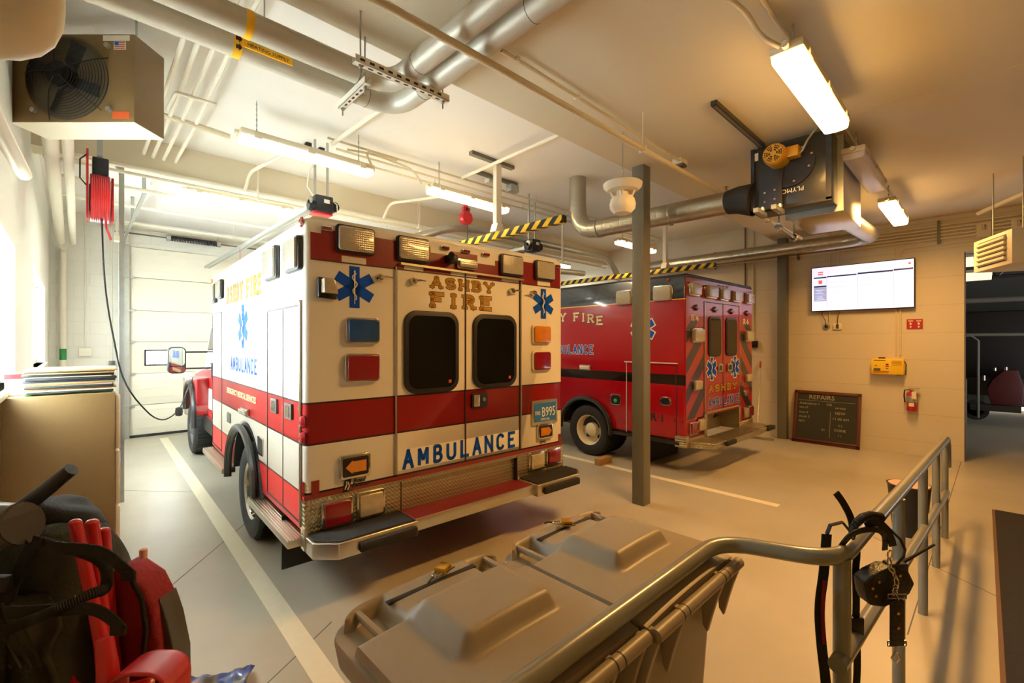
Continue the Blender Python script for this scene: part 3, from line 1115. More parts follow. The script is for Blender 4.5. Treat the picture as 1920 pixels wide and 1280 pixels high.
# left side: doors, lettering, lamps
def frame_side(y0, y1, z0, z1, name, m_):
    m = MB()
    t_ = .006
    for a, b, c, e in ((y0 - t_, y0 + t_, z0, z1), (y1 - t_, y1 + t_, z0, z1), (y0, y1, z0 - t_, z0 + t_), (y0, y1, z1 - t_, z1 + t_)):
        m.box(-.004, .001, a, b, c, e)
    return m.make(name, m_, A)
frame_side(.06, .866, .515, 1.89, 'door_gap', 'vdark')
MB().box(-.004, .001, .455, .463, .515, 1.89).make('door_gap', 'steel2', A)
MB().cyl((-.010, .052, .5), (-.010, .052, 1.92), .008).make('door_hinge', 'alu', A)
MB().box(-.02, 0, .04, .88, 1.905, 1.92).box(-.02, 0, 0.02, L1 - .1, 2.385, 2.40).make('drip_rail', 'vwhite', A)
frame_side(2.72, 3.28, .50, 1.98, 'door_gap', 'vdark')
for y0, y1 in ((.575, .72), (.22, .37)):
    f = MB().prism(rrect(y0, y1, 1.145, 1.25, .01), 'x', -.018, .001, .003).make('door_latch', 'steel2', A)
    MB().box(-.024, -.017, y0 + .03, y1 - .05, 1.16, 1.235).make('paddle', 'chrome', f)
for y0, y1, z0, z1 in ((.03, .31, 2.11, 2.325), (.53, .83, 2.11, 2.345), (2.60, 2.82, 2.12, 2.32), (2.97, 3.20, 2.10, 2.31)):
    lamp_box_side(A, 'flasher', y0, y1, z0, z1, 0, 'led', .05, .025)
lamp_box_side(A, 'side_flasher', 1.43, 1.68, 1.02, 1.085, 0, 'led', .05, .01, 'chrome')
m = MB()
stroke_word(m, 'ASHBY FIRE', .165, .118, .030, .034, True, face_left(2.45, 2.045, 0), .0006, .0012, grow=.005)
m.make('lettering_outline', 'vdark', A)
m = MB()
stroke_word(m, 'ASHBY FIRE', .165, .118, .030, .034, True, face_left(2.45, 2.045, 0), .0014, .002)
m.make('lettering', 'gold', A, label='gold serif letters reading ASHBY FIRE on the side')
star(A, star_l(-.0005), -1.71, 1.80, .195)
m = MB()
stroke_word(m, 'AMBULANCE', .135, .092, .024, .028, False, face_left(2.25, 1.385, 0), .0006, .0016)
m.make('lettering', 'starblue', A, label='blue letters reading AMBULANCE on the side')
MB().box(-.002, .001, .95, 2.55, 1.70, 1.706).make('pinstripe', 'gold', A)
text('EMERGENCY MEDICAL SERVICES', .075, 'cream', 'lettering', A, (-.001, 2.45, 1.15), (90, 0, -90), sx=1.12, align='LEFT', bold=.002, label='yellow letters reading EMERGENCY MEDICAL SERVICES')
for y, z in ((.0, 1.16), (.0, 1.06)):
    MB().lathe([(.001, -.026), (.03, -.018), (.042, 0)], (0, .03, z), 'x', 20).make('marker_lamp', 'redlens', A)
f = MB().prism(rrect(.985, 1.15, .76, .91, .02), 'x', -.008, .001, .003).make('fuel_recess', 'chrome', A)
MB().prism(rrect(1.0, 1.135, .775, .895, .02), 'x', -.010, -.006).make('fuel_cap', 'black', f)
f = MB().prism(rrect(2.24, 2.39, .857, .955, .01), 'x', -.012, .001, .003).make('side_latch', 'steel2', A)
MB().box(-.01, .0, 3.30, 3.34, 1.25, 1.42).make('side_catch', 'black', A)
MB().lathe([(.001, -.03), (.02, -.02), (.025, 0)], (0, 3.28, 2.37), 'x', 12).make('marker_lamp', 'amberlens', A)
MB().lathe([(.001, -.02), (.03, -.01), (.035, 0)], (0.0, .05, 2.41), 'x', 12).make('marker_lamp', 'redlens', A)
# running boards
for y0, y1 in ((.03, 1.10), (2.18, 3.35)):
    m = MB().box(-.09, .03, y0, y1, .385, .435, .008)
    for k in range(6):
        m.box(-.085 + k * .017, -.077 + k * .017, y0, y1, .435, .441)
    m.make('running_board', 'alu', A)
# rear wheel arch flare
pts = []
for i in range(25):
    a = PI * i / 24
    pts.append((-.045, 1.62 - .555 * math.cos(a) , .42 + .49 * math.sin(a)))
pts = [(-.045, 1.065, .34)] + pts + [(-.045, 2.175, .36)]
m = MB()
for k, off in ((0, 0), (1, .028), (2, .055)):
    m.tube([(p[0] + .008 * k, 1.62 + (p[1] - 1.62) * (1 - off), .42 + (p[2] - .42) * (1 - off)) for p in pts], [.028, .022, .018][k], seg=8)
m.make('wheel_arch_flare', 'blacksteel', A)
def liner(parent, w, yc, r_, z0):
    o_ = [(yc - r_ * math.cos(PI * i / 16), z0 + r_ * .92 * math.sin(PI * i / 16)) for i in range(17)]
    i_ = [(yc - (r_ - .02) * math.cos(PI * i / 16), z0 + (r_ - .02) * .92 * math.sin(PI * i / 16)) for i in range(16, -1, -1)]
    MB().prism(o_ + i_, 'x', .004, w - .004).make('wheel_liner', 'black', parent)
liner(A, W1, 1.62, .53, .45)
wheel(A, .0, 1.40, .40, .22, -1, 'chrome', True)
wheel(A, W1 - .03, 1.50, .385, .22, 1, 'chrome', True)
f = MB().box(-.02, .62, .86, .875, .10, .47).make('mud_flap', 'rubber', A)
f.location.y = -.45
text('Road', .11, 'offwhite', 'flap_text', f, (.12, .856, .245), (90, 0, 0), shear=.25, bold=.002)
# cab
cabp = [(L1, .50), (6.3, .50), (6.35, .95), (6.2, 1.18), (5.15, 1.32), (4.55, 1.98), (L1, 2.06)]
MB().prism(cabp, 'x', .17, W1 - .17, .05).make('cab', 'amb1', A)
MB().prism([(3.75, 1.36), (4.95, 1.36), (4.5, 1.85), (3.75, 1.9)], 'x', .158, .175).make('cab_window', 'glass_dark', A)
MB().prism([(.3, 1.36), (W1 - .3, 1.36), (W1 - .36, 1.9), (.36, 1.9)], 'y', 4.6, 4.8).make('windscreen', 'glass_dark', A)
MB().prism([(4.85, .62)] + [(5.3 - .5 * math.cos(PI * i / 12), .62 + .47 * math.sin(PI * i / 12)) for i in range(13)] + [(5.8, .62), (6.3, .62), (6.3, 1.10), (4.75, 1.15)], 'x', .02, .2, .02).make('front_fender', 'vred', A)
fl = [(.0, 5.3 - .49 * math.cos(PI * i / 16), .62 + .46 * math.sin(PI * i / 16)) for i in range(17)]
MB().tube([(.0, 4.80, .45)] + fl, .035, seg=8).make('fender_flare', 'blacksteel', A)
wheel(A, .04, 5.30, .385, .24, -1, 'steel2')
wheel(A, W1 - .04, 5.30, .385, .24, 1, 'steel2')
m = MB().box(.05, W1 - .05, 6.32, 6.5, .45, .68, .03)
m.make('front_bumper', 'chrome', A)
lamp_box_side(A, 'side_marker', 5.55, 5.75, 1.0, 1.12, .02, 'clearlens', .03, .02, 'white')
# towing mirror
f = MB().prism(rrect(-.33, -.13, 1.25, 1.60, .06), 'y', 4.42, 4.52, .015).make('mirror', 'black', A)
MB().prism(rrect(-.315, -.145, 1.35, 1.585, .045), 'y', 4.414, 4.425).make('mirror_glass', 'mirror', f)
MB().prism(rrect(-.315, -.145, 1.265, 1.34, .03), 'y', 4.414, 4.425).make('mirror_glass', 'mirror', f)
MB().tube([(-.14, 4.46, 1.53), (.18, 4.46, 1.53)], .012).tube([(-.14, 4.46, 1.31), (.18, 4.46, 1.31)], .012).make('mirror_arm', 'black', f)

# ------------------------------------------------------------------ red ambulance
B = thing('ambulance', 'red ambulance with black roof band and chevron rear parked beyond the grey column', 'ambulance', (5.42, 2.556, 0), -2)
W2, L2 = 2.12, 3.6
cut(body_mesh(W2, L2, .44, 2.50, 1.54, .44, bev=.02).make('body', 'amb2', B), .57, 1.61, -.1, .30, .3, .735)
MB().box(.12, W2 - .12, .3, 5.6, .40, .6).make('chassis', 'blacksteel', B)
MB().prism([(.01, 2.485), (W2 - .01, 2.485), (W2 - .05, 2.515), (.05, 2.515)], 'y', 0, L2 - .02, .005).make('roof', 'black', B)
# rear panels are red up to the roof edge, with dark chevrons
MB().box(.02, W2 - .02, -.004, .001, .70, 2.47).make('rear_panel', 'vred2', B)
def clip_band(x0, x1, za, zb, slope):
    """slanted band between x0 and x1; za, zb = bottom and top height at x0"""
    lo, hi = .70, 1.94
    pts = [(x0, za), (x1, za + slope * (x1 - x0)), (x1, zb + slope * (x1 - x0)), (x0, zb)]
    out = []
    for z, s in ((lo, 1), (hi, -1)):
        src = pts if not out else out
        res = []
        for i in range(len(src)):
            p, q = src[i], src[(i + 1) % len(src)]
            pi, qi = (p[1] - z) * s >= 0, (q[1] - z) * s >= 0
            if pi:
                res.append(p)
            if pi != qi:
                t = (z - p[1]) / (q[1] - p[1])
                res.append((p[0] + t * (q[0] - p[0]), z))
        out = res
        if not out:
            return None
    return out
for k in range(-3, 6):
    z = .50 + k * .38
    for x0, x1, sl in ((.03, .50, .95), (1.65, 2.09, -.95)):
        zz = z if sl > 0 else z + .42
        b = clip_band(x0, x1, zz, zz + .19, sl)
        if b and len(b) > 2:
            MB().prism(b, 'y', -.0055, -.0045).make('chevron', 'chev', B)
m = MB()
for a, b, c, e in ((.50, .51, .73, 2.19), (1.63, 1.64, .73, 2.19), (1.07, 1.078, .74, 2.19), (.50, 1.64, 2.185, 2.195), (.50, 1.64, .725, .735)):
    m.box(a, b, -.008, -.003, c, e)
m.make('door_gap', 'vdark', B)
MB().box(.505, .52, -.012, -.003, .73, 2.19).box(1.62, 1.635, -.012, -.003, .73, 2.19).make('door_hinge', 'alu', B)
for x0, x1 in ((.621, .99), (1.151, 1.52)):
    f = MB().prism(rrect(x0, x1, 1.471, 2.004, .07, 6), 'y', -.02, -.003, .006).make('window_seal', 'black', B)
    MB().prism(rrect(x0 + .025, x1 - .025, 1.495, 1.98, .055, 6), 'y', -.023, -.018).make('pane', 'glass_dark', f)
for x0, x1, z0, z1, l in ((.06, .315, 2.24, 2.41, 'led'), (.50, .80, 2.24, 2.41, 'led'), (.91, 1.17, 2.235, 2.41, 'led'), (1.32, 1.62, 2.24, 2.40, 'led'), (1.79, 2.04, 2.24, 2.40, 'led'), (.128, .409, 1.657, 1.838, 'led'), (1.76, 2.03, 1.67, 1.836, 'led')):
    lamp_box(B, 'flasher', x0, x1, z0, z1, -.003, l, .07, .03, 'chrome')
for x in (.95, 1.07, 1.2):
    lamp_box(B, 'marker_lamp', x - .02, x + .02, 2.43, 2.445, -.003, 'redlens', .02, .004, 'chrome', fr=.003)
for x in (.27, .80, 1.33, 1.88):
    MB().prism([(x - .09, 2.10), (x - .03, 2.115), (x, 2.14), (x + .03, 2.115), (x + .09, 2.10), (x + .03, 2.085), (x, 2.06), (x - .03, 2.085)], 'y', -.03, -.003, .003).make('door_hook', 'chev', B)
for x in (.147, 1.76):
    for pal, gr, d0 in (('vdark', .004, .0046), ('cream', 0, .0056)):
        m = MB()
        stroke_word(m, 'R4', .085, .09, .022, .03, True, face_rear(x, 1.93, 0), d0, d0 + .0007, grow=gr)
        m.make('lettering', pal, B)
star(B, star_r(-.0045), .725, 1.308, .148, True)
star(B, star_r(-.0045), 1.47, 1.308, .148, True)
for x0, x1, q in ((.895, 1.02, 1), (1.18, 1.335, -1)):
    f = MB().prism(rrect(x0, x1, 1.25, 1.37, .02), 'y', -.03, -.003, .004).make('door_latch', 'chrome', B)
    MB().box(x0 + .04, x1 - .04, -.033, -.028, 1.275, 1.345).make('paddle', 'black', f)
for word, z, h, wd, t, gap, sf, c1, c2 in (('ASHBY', .985, .108, .145, .03, .043, True, 'gold', 'vdark'), ('AMBULANCE', .785, .13, .088, .02, .024, False, 'starblue', 'vwhite')):
    m = MB()
    stroke_word(m, word, h, wd, t, gap, sf, face_rear(.63, z, 0), .0046, .0054, grow=.006)
    m.make('lettering_outline', c2, B)
    m = MB()
    stroke_word(m, word, h, wd, t, gap, sf, face_rear(.63, z, 0), .0060, .0068)
    m.make('lettering', c1, B, label='letters reading ' + word)
lamp_box(B, 'rear_lamp', .186, .388, 1.05, 1.18, -.003, 'clearlens', .05, .02, 'chrome')
lamp_box(B, 'rear_lamp', 1.80, 2.03, 1.06, 1.19, -.003, 'clearlens', .05, .02, 'chrome')
lamp_box(B, 'tail_lamp', .10, .30, .50, .66, -.003, 'redlens', .04, .02, 'chrome')
lamp_box(B, 'tail_lamp', .31, .51, .52, .68, -.003, 'clearlens', .04, .02, 'chrome')
lamp_box(B, 'tail_lamp', 1.75, 1.92, .53, .69, -.003, 'clearlens', .04, .02, 'chrome')
lamp_box(B, 'tail_lamp', 1.94, 2.10, .54, .70, -.003, 'redlens', .04, .02, 'chrome')
MB().lathe([(.02, -.022), (.045, -.02), (.05, 0)], (1.87, 0, .90), 'y', 20).make('fuel_port', 'alu', B)
# recess and rear step
m = MB().box(.50, .58, -.012, .3, .40, .745).box(1.60, 1.655, -.012, .3, .40, .745).box(.50, 1.655, -.012, .3, .72, .745).box(.57, 1.62, .25, .3, .40, .73)
m.make('step_recess', 'plate', B)
MB().box(1.62, 2.12, -.01, .05, .42, .50, .003).box(0, .50, -.01, .05, .40, .46, .003).make('kick_plate', 'plate', B)
f = MB().box(.80, 1.06, .238, .249, .56, .68).make('number_plate', 'platebl', B)
text('EMS', .07, 'paper', 'plate_text', f, (.93, .2375, .595), (90, 0, 0))
MB().tube([(1.25, .2, .70), (1.27, .19, .62), (1.22, .19, .58), (1.33, .18, .60)], .010).make('cable', 'black', B)
m = MB()
for k in range(8):
    m.box(.50, 1.655, -.30 + k * .035, -.285 + k * .035, .405, .425)
for k in range(24):
    m.box(.50 + k * .05, .508 + k * .05, -.30, 0, .40, .42)
m.make('step_grating', 'alu', B)
m = MB().prism([(0.06, 0), (0.06, -.10), (.18, -.30), (.50, -.30), (.50, 0)], 'z', .36, .43, .006).prism([(1.655, 0), (1.655, -.30), (1.98, -.30), (2.14, -.14), (2.14, 0)], 'z', .36, .43, .006)
m.box(.50, 1.655, -.31, -.295, .36, .43)
m.make('bumper', 'plate', B)
MB().box(.42, .70, -.345, -.305, .37, .425, .012).make('rubber_block', 'rubber', B)
MB().box(1.85, 2.12, -.33, -.25, .37, .43, .012).make('rubber_block', 'rubber', B)
MB().box(-.03, .06, -.03, .12, .36, .50, .008).make('corner_guard', 'plate', B)
# left side
m = MB()
t_ = .005
for a, b, c, e in ((.11 - t_, .11 + t_, .44, 1.395), (.835 - t_, .835 + t_, .44, 1.395)):
    m.box(-.005, .001, a, b, c, e)
m.make('door_gap', 'vdark', B)
MB().box(-.025, 0, .09, .86, 1.39, 1.402).box(-.006, 0, .833, .841, .44, 1.39).make('drip_rail', 'vwhite', B)
for y0, y1, z0, z1 in ((.156, .419, 2.19, 2.384), (.735, .985, 2.176, 2.371), (2.9, 3.15, 2.18, 2.37)):
    lamp_box_side(B, 'flasher', y0, y1, z0, z1, 0, 'led', .06, .03, 'chrome')
lamp_box_side(B, 'side_flasher', 1.442, 1.646, 1.25, 1.326, 0, 'led', .04, .01, 'chrome')
MB().lathe([(.001, -.02), (.02, -.015), (.025, 0)], (0, .22, 2.45), 'x', 12).make('marker_lamp', 'redlens', B)
for word, y, z, h, wd, t, gap, sf, c1, c2, ar in (('ASHBY FIRE', 2.70, 1.855, .135, .125, .026, .035, True, 'cream', 'vdark', .13), ('AMBULANCE', 2.30, 1.486, .135, .078, .020, .024, False, 'starblue', 'vwhite', 0)):
    m = MB()
    stroke_word(m, word, h, wd, t, gap, sf, face_left(y, z, 0), .0006, .0014, grow=.007, arch=ar)
    m.make('lettering_outline', c2, B)
    m = MB()
    stroke_word(m, word, h, wd, t, gap, sf, face_left(y, z, 0), .0018, .0026, arch=ar)
    m.make('lettering', c1, B, label='letters reading %s on the side' % word)
star(B, star_l(-.0005), -.585, 1.837, .175, True)
f = MB().prism(rrect(.93, 1.10, .785, .935, .03), 'x', -.012, .001, .004).make('fuel_recess', 'chrome', B)
MB().prism(rrect(.95, 1.08, .80, .92, .025), 'x', -.0135, -.010).make('fuel_flap', 'black', f)
MB().lathe([(.001, -.02), (.03, -.018), (.03, 0)], (0, 1.01, .85), 'x', 12).make('fuel_cap', 'green', f)
f = MB().prism(rrect(.175, .335, .855, .965, .045), 'x', -.012, .001, .004).make('door_latch', 'chrome', B)
MB().prism(rrect(.20, .31, .875, .945, .03), 'x', -.0135, -.010).make('paddle', 'black', f)
text('R·1', .14, 'vdark', 'lettering', B, (-.0012, .37, .64), (90, 0, -90), sx=1.1, bold=.003)
for y in (.14, .03):
    MB().lathe([(.001, -.02), (.012, -.015), (.015, 0)], (0, y, .68), 'x', 10).make('marker_lamp', 'redlens', B)
liner(B, W2, 1.54, .44, .44)
pts = [(-.035, 1.075, .36)] + [(-.035, 1.54 - .46 * math.cos(PI * i / 20), .42 + .42 * math.sin(PI * i / 20)) for i in range(21)] + [(-.035, 2.005, .36)]
MB().tube(pts, .03, seg=8).make('wheel_arch_flare', 'blacksteel', B)
wheel(B, .01, 1.50, .37, .22, -1, 'offwhite', True)
wheel(B, W2 - .01, 1.50, .37, .22, 1, 'offwhite', True)
MB().box(-.04, .02, .06, 1.05, .385, .425, .006).make('running_board', 'blacksteel', B)
MB().prism([(L2, .48), (5.7, .48), (5.75, .95), (5.6, 1.2), (4.9, 1.3), (4.4, 2.0), (L2, 2.1)], 'x', .12, W2 - .12, .05).make('cab', 'vred2', B)
wheel(B, .08, 5.0, .37, .24, -1, 'steel2')
wheel(B, W2 - .08, 5.0, .37, .24, 1, 'steel2')
MB().box(.02, 1.0, .62, .635, .03, .42).make('mud_flap', 'rubber', B)
MB().lathe([(.05, 0), (.05, .04), (.035, .08), (.001, .085)], (1.0, .9, 2.51), 'z', 16).make('roof_beacon', 'black', B)
MB().box(5.08, 5.36, 3.57, 3.66, 0, .09, .004).make('wood_chock', 'cardboard', label='short brown timber block on floor behind rear wheel of red ambulance', cat='wheel chock')
# ------------------------------------------------------------------ lamps
def lamp_fixture(x0, y, z, m, label, grp, watts=0, tint=(1, .5, .13), spread=165, L=1.22, housing='offwhite', drop=None, zc=None, wire=0.17):
    t = thing('ceiling_lamp', label, 'ceiling light', (x0, y, z), 0, grp)
    w = wire / 2
    h = MB().box(0, L, -w, w, .035, .085, .012).box(.10, .16, -w - .008, -w, .02, .06).box(.55, .61, -w - .008, -w, .02, .06).box(L - .16, L - .10, -w - .008, -w, .02, .06)
    h.make('housing', housing, t)
    pr = [(-w + .005, .036)] + [(-(w - .01) * math.cos(PI * i / 10), -.022 * math.sin(PI * i / 10) ** .5) for i in range(11)] + [(w - .005, .036)]
    MB().prism(pr, 'x', .012, L - .012, .006).make('diffuser', m, t)
    if watts:
        a_ = area_light('lamp_light', (L / 2, 0, -.028), (0, 0, 0), L - .06, wire - .03, watts, tint, spread)
        a_.parent = t
    zc = zc if zc else (ZN if y < 2.58 else ZC)
    for xx in (.14, L - .14):
        c = MB()
        n = int((zc - z - .085) / .022)
        for k in range(n):
            zz = .085 + (k + .5) * (zc - z - .085) / n
            dx, dy = (.006, .002) if k % 2 else (.002, .006)
            c.box(xx - dx, xx + dx, -dy, dy, zz - .013, zz + .013)
        c.make('chain', 'galv', t)
    MB().cyl((-.03, 0, .06), (.0, 0, .06), .018).cyl((L, 0, .06), (L + .03, 0, .06), .018).make('end_gland', 'offwhite', t)
    return t


lamp_fixture(2.80, .75, 3.21, 'warm', 'brightly lit lamp on chains, nearest of the row over the railing', 'lamps over the railing', 66)
lamp_fixture(4.69, .76, 3.21, 'lens_off', 'unlit lamp with dull pinkish lens beside the galvanised plenum', 'lamps over the railing')
lamp_fixture(6.60, .76, 3.21, 'warm', 'small lit lamp on chains, farthest of the row, above the wall screen', 'lamps over the railing', 40)
lamp_fixture(1.02, 4.44, 3.40, 'backlit', 'pale lamp with beige housing hung left above the white ambulance', 'lamps over the bays')
lamp_fixture(2.95, 4.44, 3.40, 'warm2', 'lit lamp hung above the roof of the white ambulance beside the motor', 'lamps over the bays', 22, (1, .78, .48))
lamp_fixture(6.85, 4.44, 3.40, 'warm2', 'lit lamp half hidden behind the grey column', 'lamps over the bays', 18, (1, .62, .28))
lamp_fixture(.98, 6.75, 3.47, 'cool', 'bright white lamp at the back left near the garage door', 'lamps at the back', 40, (.95, 1, .93))
lamp_fixture(7.3, 6.9, 3.45, 'cool', 'bright lamp at the back above the red ambulance', 'lamps at the back', 20, (.95, 1, .9))
lamp_fixture(3.2, 8.3, 3.50, 'cool', 'bright lamp at the back hidden above the white ambulance cab', 'lamps at the back', 40, (.95, 1, .93))


def pipe(name, label, cat, pts, r, m='offwhite', bend=0.0, seg=12, group=None, clips=None, clip_z=None, flat=1.0):
    t = thing(name, label, cat, tuple(pts[0]), 0, group)
    o = Vector(pts[0])
    MB().tube([Vector(p) - o for p in pts], r, seg=seg, bend=bend, flat=flat).make('run', m, t)
    for c in clips or []:
        v = Vector(c) - o
        up = (clip_z if clip_z else ZC) - c[2]
        MB().box(v.x - .012, v.x + .012, v.y - r * 1.35, v.y + r * 1.35, v.z - r * 1.25, v.z + r * 1.25).box(v.x - .003, v.x + .003, v.y - .003, v.y + .003, v.z, v.z + up).make('hanger', m, t)
    return t


# insulated pipe pair that turns a corner under the beam
for k, (xy, yx, lab) in enumerate(((1.605, 2.82, 'outer'), (1.44, 2.60, 'inner'))):
    t = thing('insulated_pipe', 'thick silver jacketed pipe turning a corner overhead, the %s of the pair' % lab, 'pipe', (xy, yx, 3.27), 0, 'insulated pipes overhead')
    m = MB().tube([(-1.62, 0, 0), (0, 0, 0), (0, -4.9, 0)], .066, seg=20, bend=.20)
    m.make('run', 'silver', t)
    MB().cyl((0, -.34, 0), (0, -.343, 0), .0672, seg=20).cyl((0, -1.3, 0), (0, -1.303, 0), .0672, seg=20).cyl((-.22, 0, 0), (-.223, 0, 0), .0672, seg=20).make('jacket_seam', 'steel2', t)
    if k == 0:
        MB().tube([(-.99, 0, 0), (-.95, 0, 0)], .0685, seg=20).make('flow_label', 'yellowtape', t)
        MB().box(-.95, -.70, -.0690, -.060, -.030, .008).make('flow_label', 'yellowtape', t)
        text('HEATING SUPPLY', .026, 'vdark', 'label_text', t, (-.825, -.0695, -.02), (90, 0, 0), sx=1.05)
        for q in (-.045, 0.0):
            MB().prism([(-.985, q - .01), (-.97, q - .01), (-.97, q - .02), (-.955, q), (-.97, q + .02), (-.97, q + .01), (-.985, q + .01)], 'y', -.0715, -.0685).make('flow_arrow', 'vdark', t)
    else:
        MB().tube([(-.82, 0, 0), (-.785, 0, 0)], .0685, seg=20).make('flow_label', 'yellowtape', t)


def strut(name, label, p0, p1, rods, ztop, group='slotted strut hangers'):
    t = thing(name, label, 'strut hanger', p0, 0, group)
    a, b = Vector((0, 0, 0)), Vector(p1) - Vector(p0)
    d = b.normalized()
    n = Vector((-d.y, d.x, 0)) * .021
    m = MB()
    vs = [a - n, a + n, b + n, b - n]
    m.prism([(v.x, v.y) for v in vs], 'z', 0, .004)
    for sgn in (-1, 1):
        vs = [a + n * sgn, a + n * sgn * .85, b + n * sgn * .85, b + n * sgn]
        m.prism([(v.x, v.y) for v in vs], 'z', 0, .04)
    m.make('channel', 'white', t)
    m = MB()
    L = b.length
    k = .04
    while k < L - .04:
        c = a + d * k
        for (dn) in (1,):
            q = [c - d * .014 - n * .3, c + d * .014 - n * .3, c + d * .014 + n * .3, c - d * .014 + n * .3]
            m.prism([(v.x, v.y) for v in q], 'z', -.001, .0005)
            e = n * 1.02
            f = [c - d * .014 - e, c + d * .014 - e, c + d * .014 - e * .96, c - d * .014 - e * .96]
            m.prism([(v.x, v.y) for v in f], 'z', .013, .027)
        k += .055
    m.make('slots', 'black', t)
    for f in rods:
        c = a + d * L * f
        MB().cyl((c.x, c.y, -.05), (c.x, c.y, ztop - p0[2]), .0045, seg=6).cyl((c.x, c.y, -.015), (c.x, c.y, -.002), .011, seg=6).make('threaded_rod', 'galv', t)
    return t


strut('strut_hanger', 'white slotted strut under the pipe pair where they cross the beam', (1.09, 2.36, 3.165), (1.70, 2.35, 3.165), (.06, .94), ZN)
strut('strut_hanger', 'short white slotted strut under the pipe pair near their corner', (1.24, 2.50, 3.165), (1.25, 2.90, 3.165), (.10, .92), ZN)
strut('strut_hanger', 'long white slotted strut carrying four white tubes at the top left', (.25, 3.04, 3.50), (.86, 3.01, 3.50), (.05, .95), ZC)
strut('strut_hanger', 'white slotted strut at the very top left over the brass valves', (.02, 2.55, 3.30), (.30, 2.55, 3.30), (.2, .8), ZN + .3)

# sprinkler main and branch lines
pipe('sprinkler_pipe', 'long cream sprinkler pipe running under the beam across the picture', 'pipe', [(.6, 1.87, 3.17), (7.6, 1.84, 3.17)], .021, 'offwhite', clips=[(3.22, 1.86, 3.17), (6.2, 1.85, 3.17)], clip_z=ZN)
t = thing('fire_sprinkler', 'small cream sprinkler fitting on the long pipe beside the column', 'sprinkler', (4.86, 1.85, 3.17))
MB().cyl((0, 0, -.01), (0, 0, .06), .02).cyl((-.05, 0, 0), (.05, 0, 0), .034).make('tee', 'offwhite', t)
MB().lathe([(.012, .06), (.008, .09), (.025, .095), (.001, .10)]).make('deflector', 'brass', t)
pipe('conduit', 'cream conduit hugging the lower ceiling from the pipes to the detector', 'conduit', [(1.87, 2.03, 3.425), (4.25, 2.06, 3.425)], .013, clips=[(2.0, 2.03, 3.425), (2.62, 2.04, 3.425), (4.0, 2.05, 3.425)], clip_z=ZN)
t = thing('heat_detector', 'white rectangular detector box on the lower ceiling beside the column', 'detector', (4.32, 2.09, ZN))
MB().box(-.07, .07, -.05, .05, -.05, 0, .008).make('base', 'white', t)
MB().box(-.05, .05, -.055, .03, -.075, -.045, .01).make('sensor', 'steel2', t)

for k, (x0, x1, ye) in enumerate(((.50, .52, 6.0), (.575, .60, 6.6), (.66, .69, 7.1), (.745, .79, 7.6))):
    lab = ['leftmost', 'second from left', 'third from left', 'rightmost'][k]
    pipe('water_tube', 'white tube running back under the upper ceiling, %s of four' % lab, 'pipe', [(x0, 1.2, 3.56), (x0, 3.4, 3.58), (x1, 5.0, 3.60), (x1, ye, 3.60)], .016, 'white', seg=10, group='four white tubes overhead')
pipe('water_tube', 'white crossing tube hooked over the four overhead tubes', 'pipe', [(.55, 4.6, 3.55), (.56, 4.25, 3.55), (.82, 4.25, 3.55)], .014, 'white', bend=.03)

# pipes crossing the upper ceiling
runs = [
    ([(.30, 4.85, 3.60), (.92, 4.87, 3.58), (1.05, 4.9, 3.58)], .024, 'offwhite', 'cream sprinkler branch ending beside the pale lamp'),
    ([(1.83, 4.55, 3.70), (8.4, 4.4, 3.70)], .012, 'offwhite', 'thin cream conduit, nearest of three crossing behind the lamps'),
    ([(2.0, 4.75, 3.70), (8.4, 4.6, 3.70)], .012, 'offwhite', 'thin cream conduit, middle of three crossing behind the lamps'),
    ([(2.1, 4.95, 3.70), (8.4, 4.8, 3.70)], .012, 'offwhite', 'thin cream conduit, farthest of three crossing behind the lamps'),
    ([(1.93, 3.3, 3.68), (1.90, 4.6, 3.68)], .022, 'white', 'white pipe coming from behind the silver pipe corner to the thin conduits'),
    ([(3.40, 2.60, 3.68), (3.44, 4.45, 3.68)], .020, 'white', 'white pipe from the beam edge to the thin conduits'),
    ([(1.65, 4.9, 3.65), (1.45, 5.8, 3.6), (1.42, 5.9, 3.40)], .018, 'white', 'white bent pipe going down behind the pale lamp'),
    ([(3.55, 4.95, 3.60), (3.1, 5.6, 3.55), (3.05, 5.7, 3.35)], .018, 'white', 'white bent pipe behind the lit lamp'),
    ([(-.2, 5.95, 3.42), (8.6, 5.95, 3.42)], .022, 'white', 'white pipe along the face of the rear beam, upper one'),
    ([(-.2, 5.90, 3.34), (8.6, 5.90, 3.34)], .016, 'white', 'white pipe along the face of the rear beam, lower one'),
    ([(-.2, 6.9, 3.45), (8.6, 6.9, 3.45)], .024, 'white', 'white sprinkler pipe behind the rear beam'),
    ([(-.2, 8.0, 3.50), (2.3, 8.0, 3.50), (2.3, 7.2, 3.50)], .02, 'white', 'white pipe bending forward near the back left'),
    ([(.5, 9.6, 3.60), (8.6, 9.6, 3.60)], .024, 'white', 'white sprinkler pipe close to the back wall'),
    ([(.3, YB - .03, 3.70), (8.8, YB - .03, 3.70)], .014, 'white', 'upper conduit along the top of the back wall'),
    ([(.3, YB - .03, 3.63), (8.8, YB - .03, 3.63)], .014, 'offwhite', 'lower conduit along the top of the back wall'),
]
for pts, r, m_, lab in runs:
    mid = Vector(pts[0]) * .5 + Vector(pts[1]) * .5
    pipe('ceiling_pipe', lab, 'pipe', pts, r, m_, bend=.08, seg=10, clips=[tuple(Vector(pts[0]).lerp(Vector(pts[1]), f)) for f in (.2, .45, .8)] if (Vector(pts[1]) - Vector(pts[0])).length > 3 else [])
pipe('flex_conduit', 'cream flexible conduit looping down to the lit lamp over the white ambulance', 'conduit', [(2.05, 4.60, 3.66), (2.3, 4.5, 3.66), (2.75, 4.46, 3.60), (2.85, 4.44, 3.46)], .013, bend=.2)
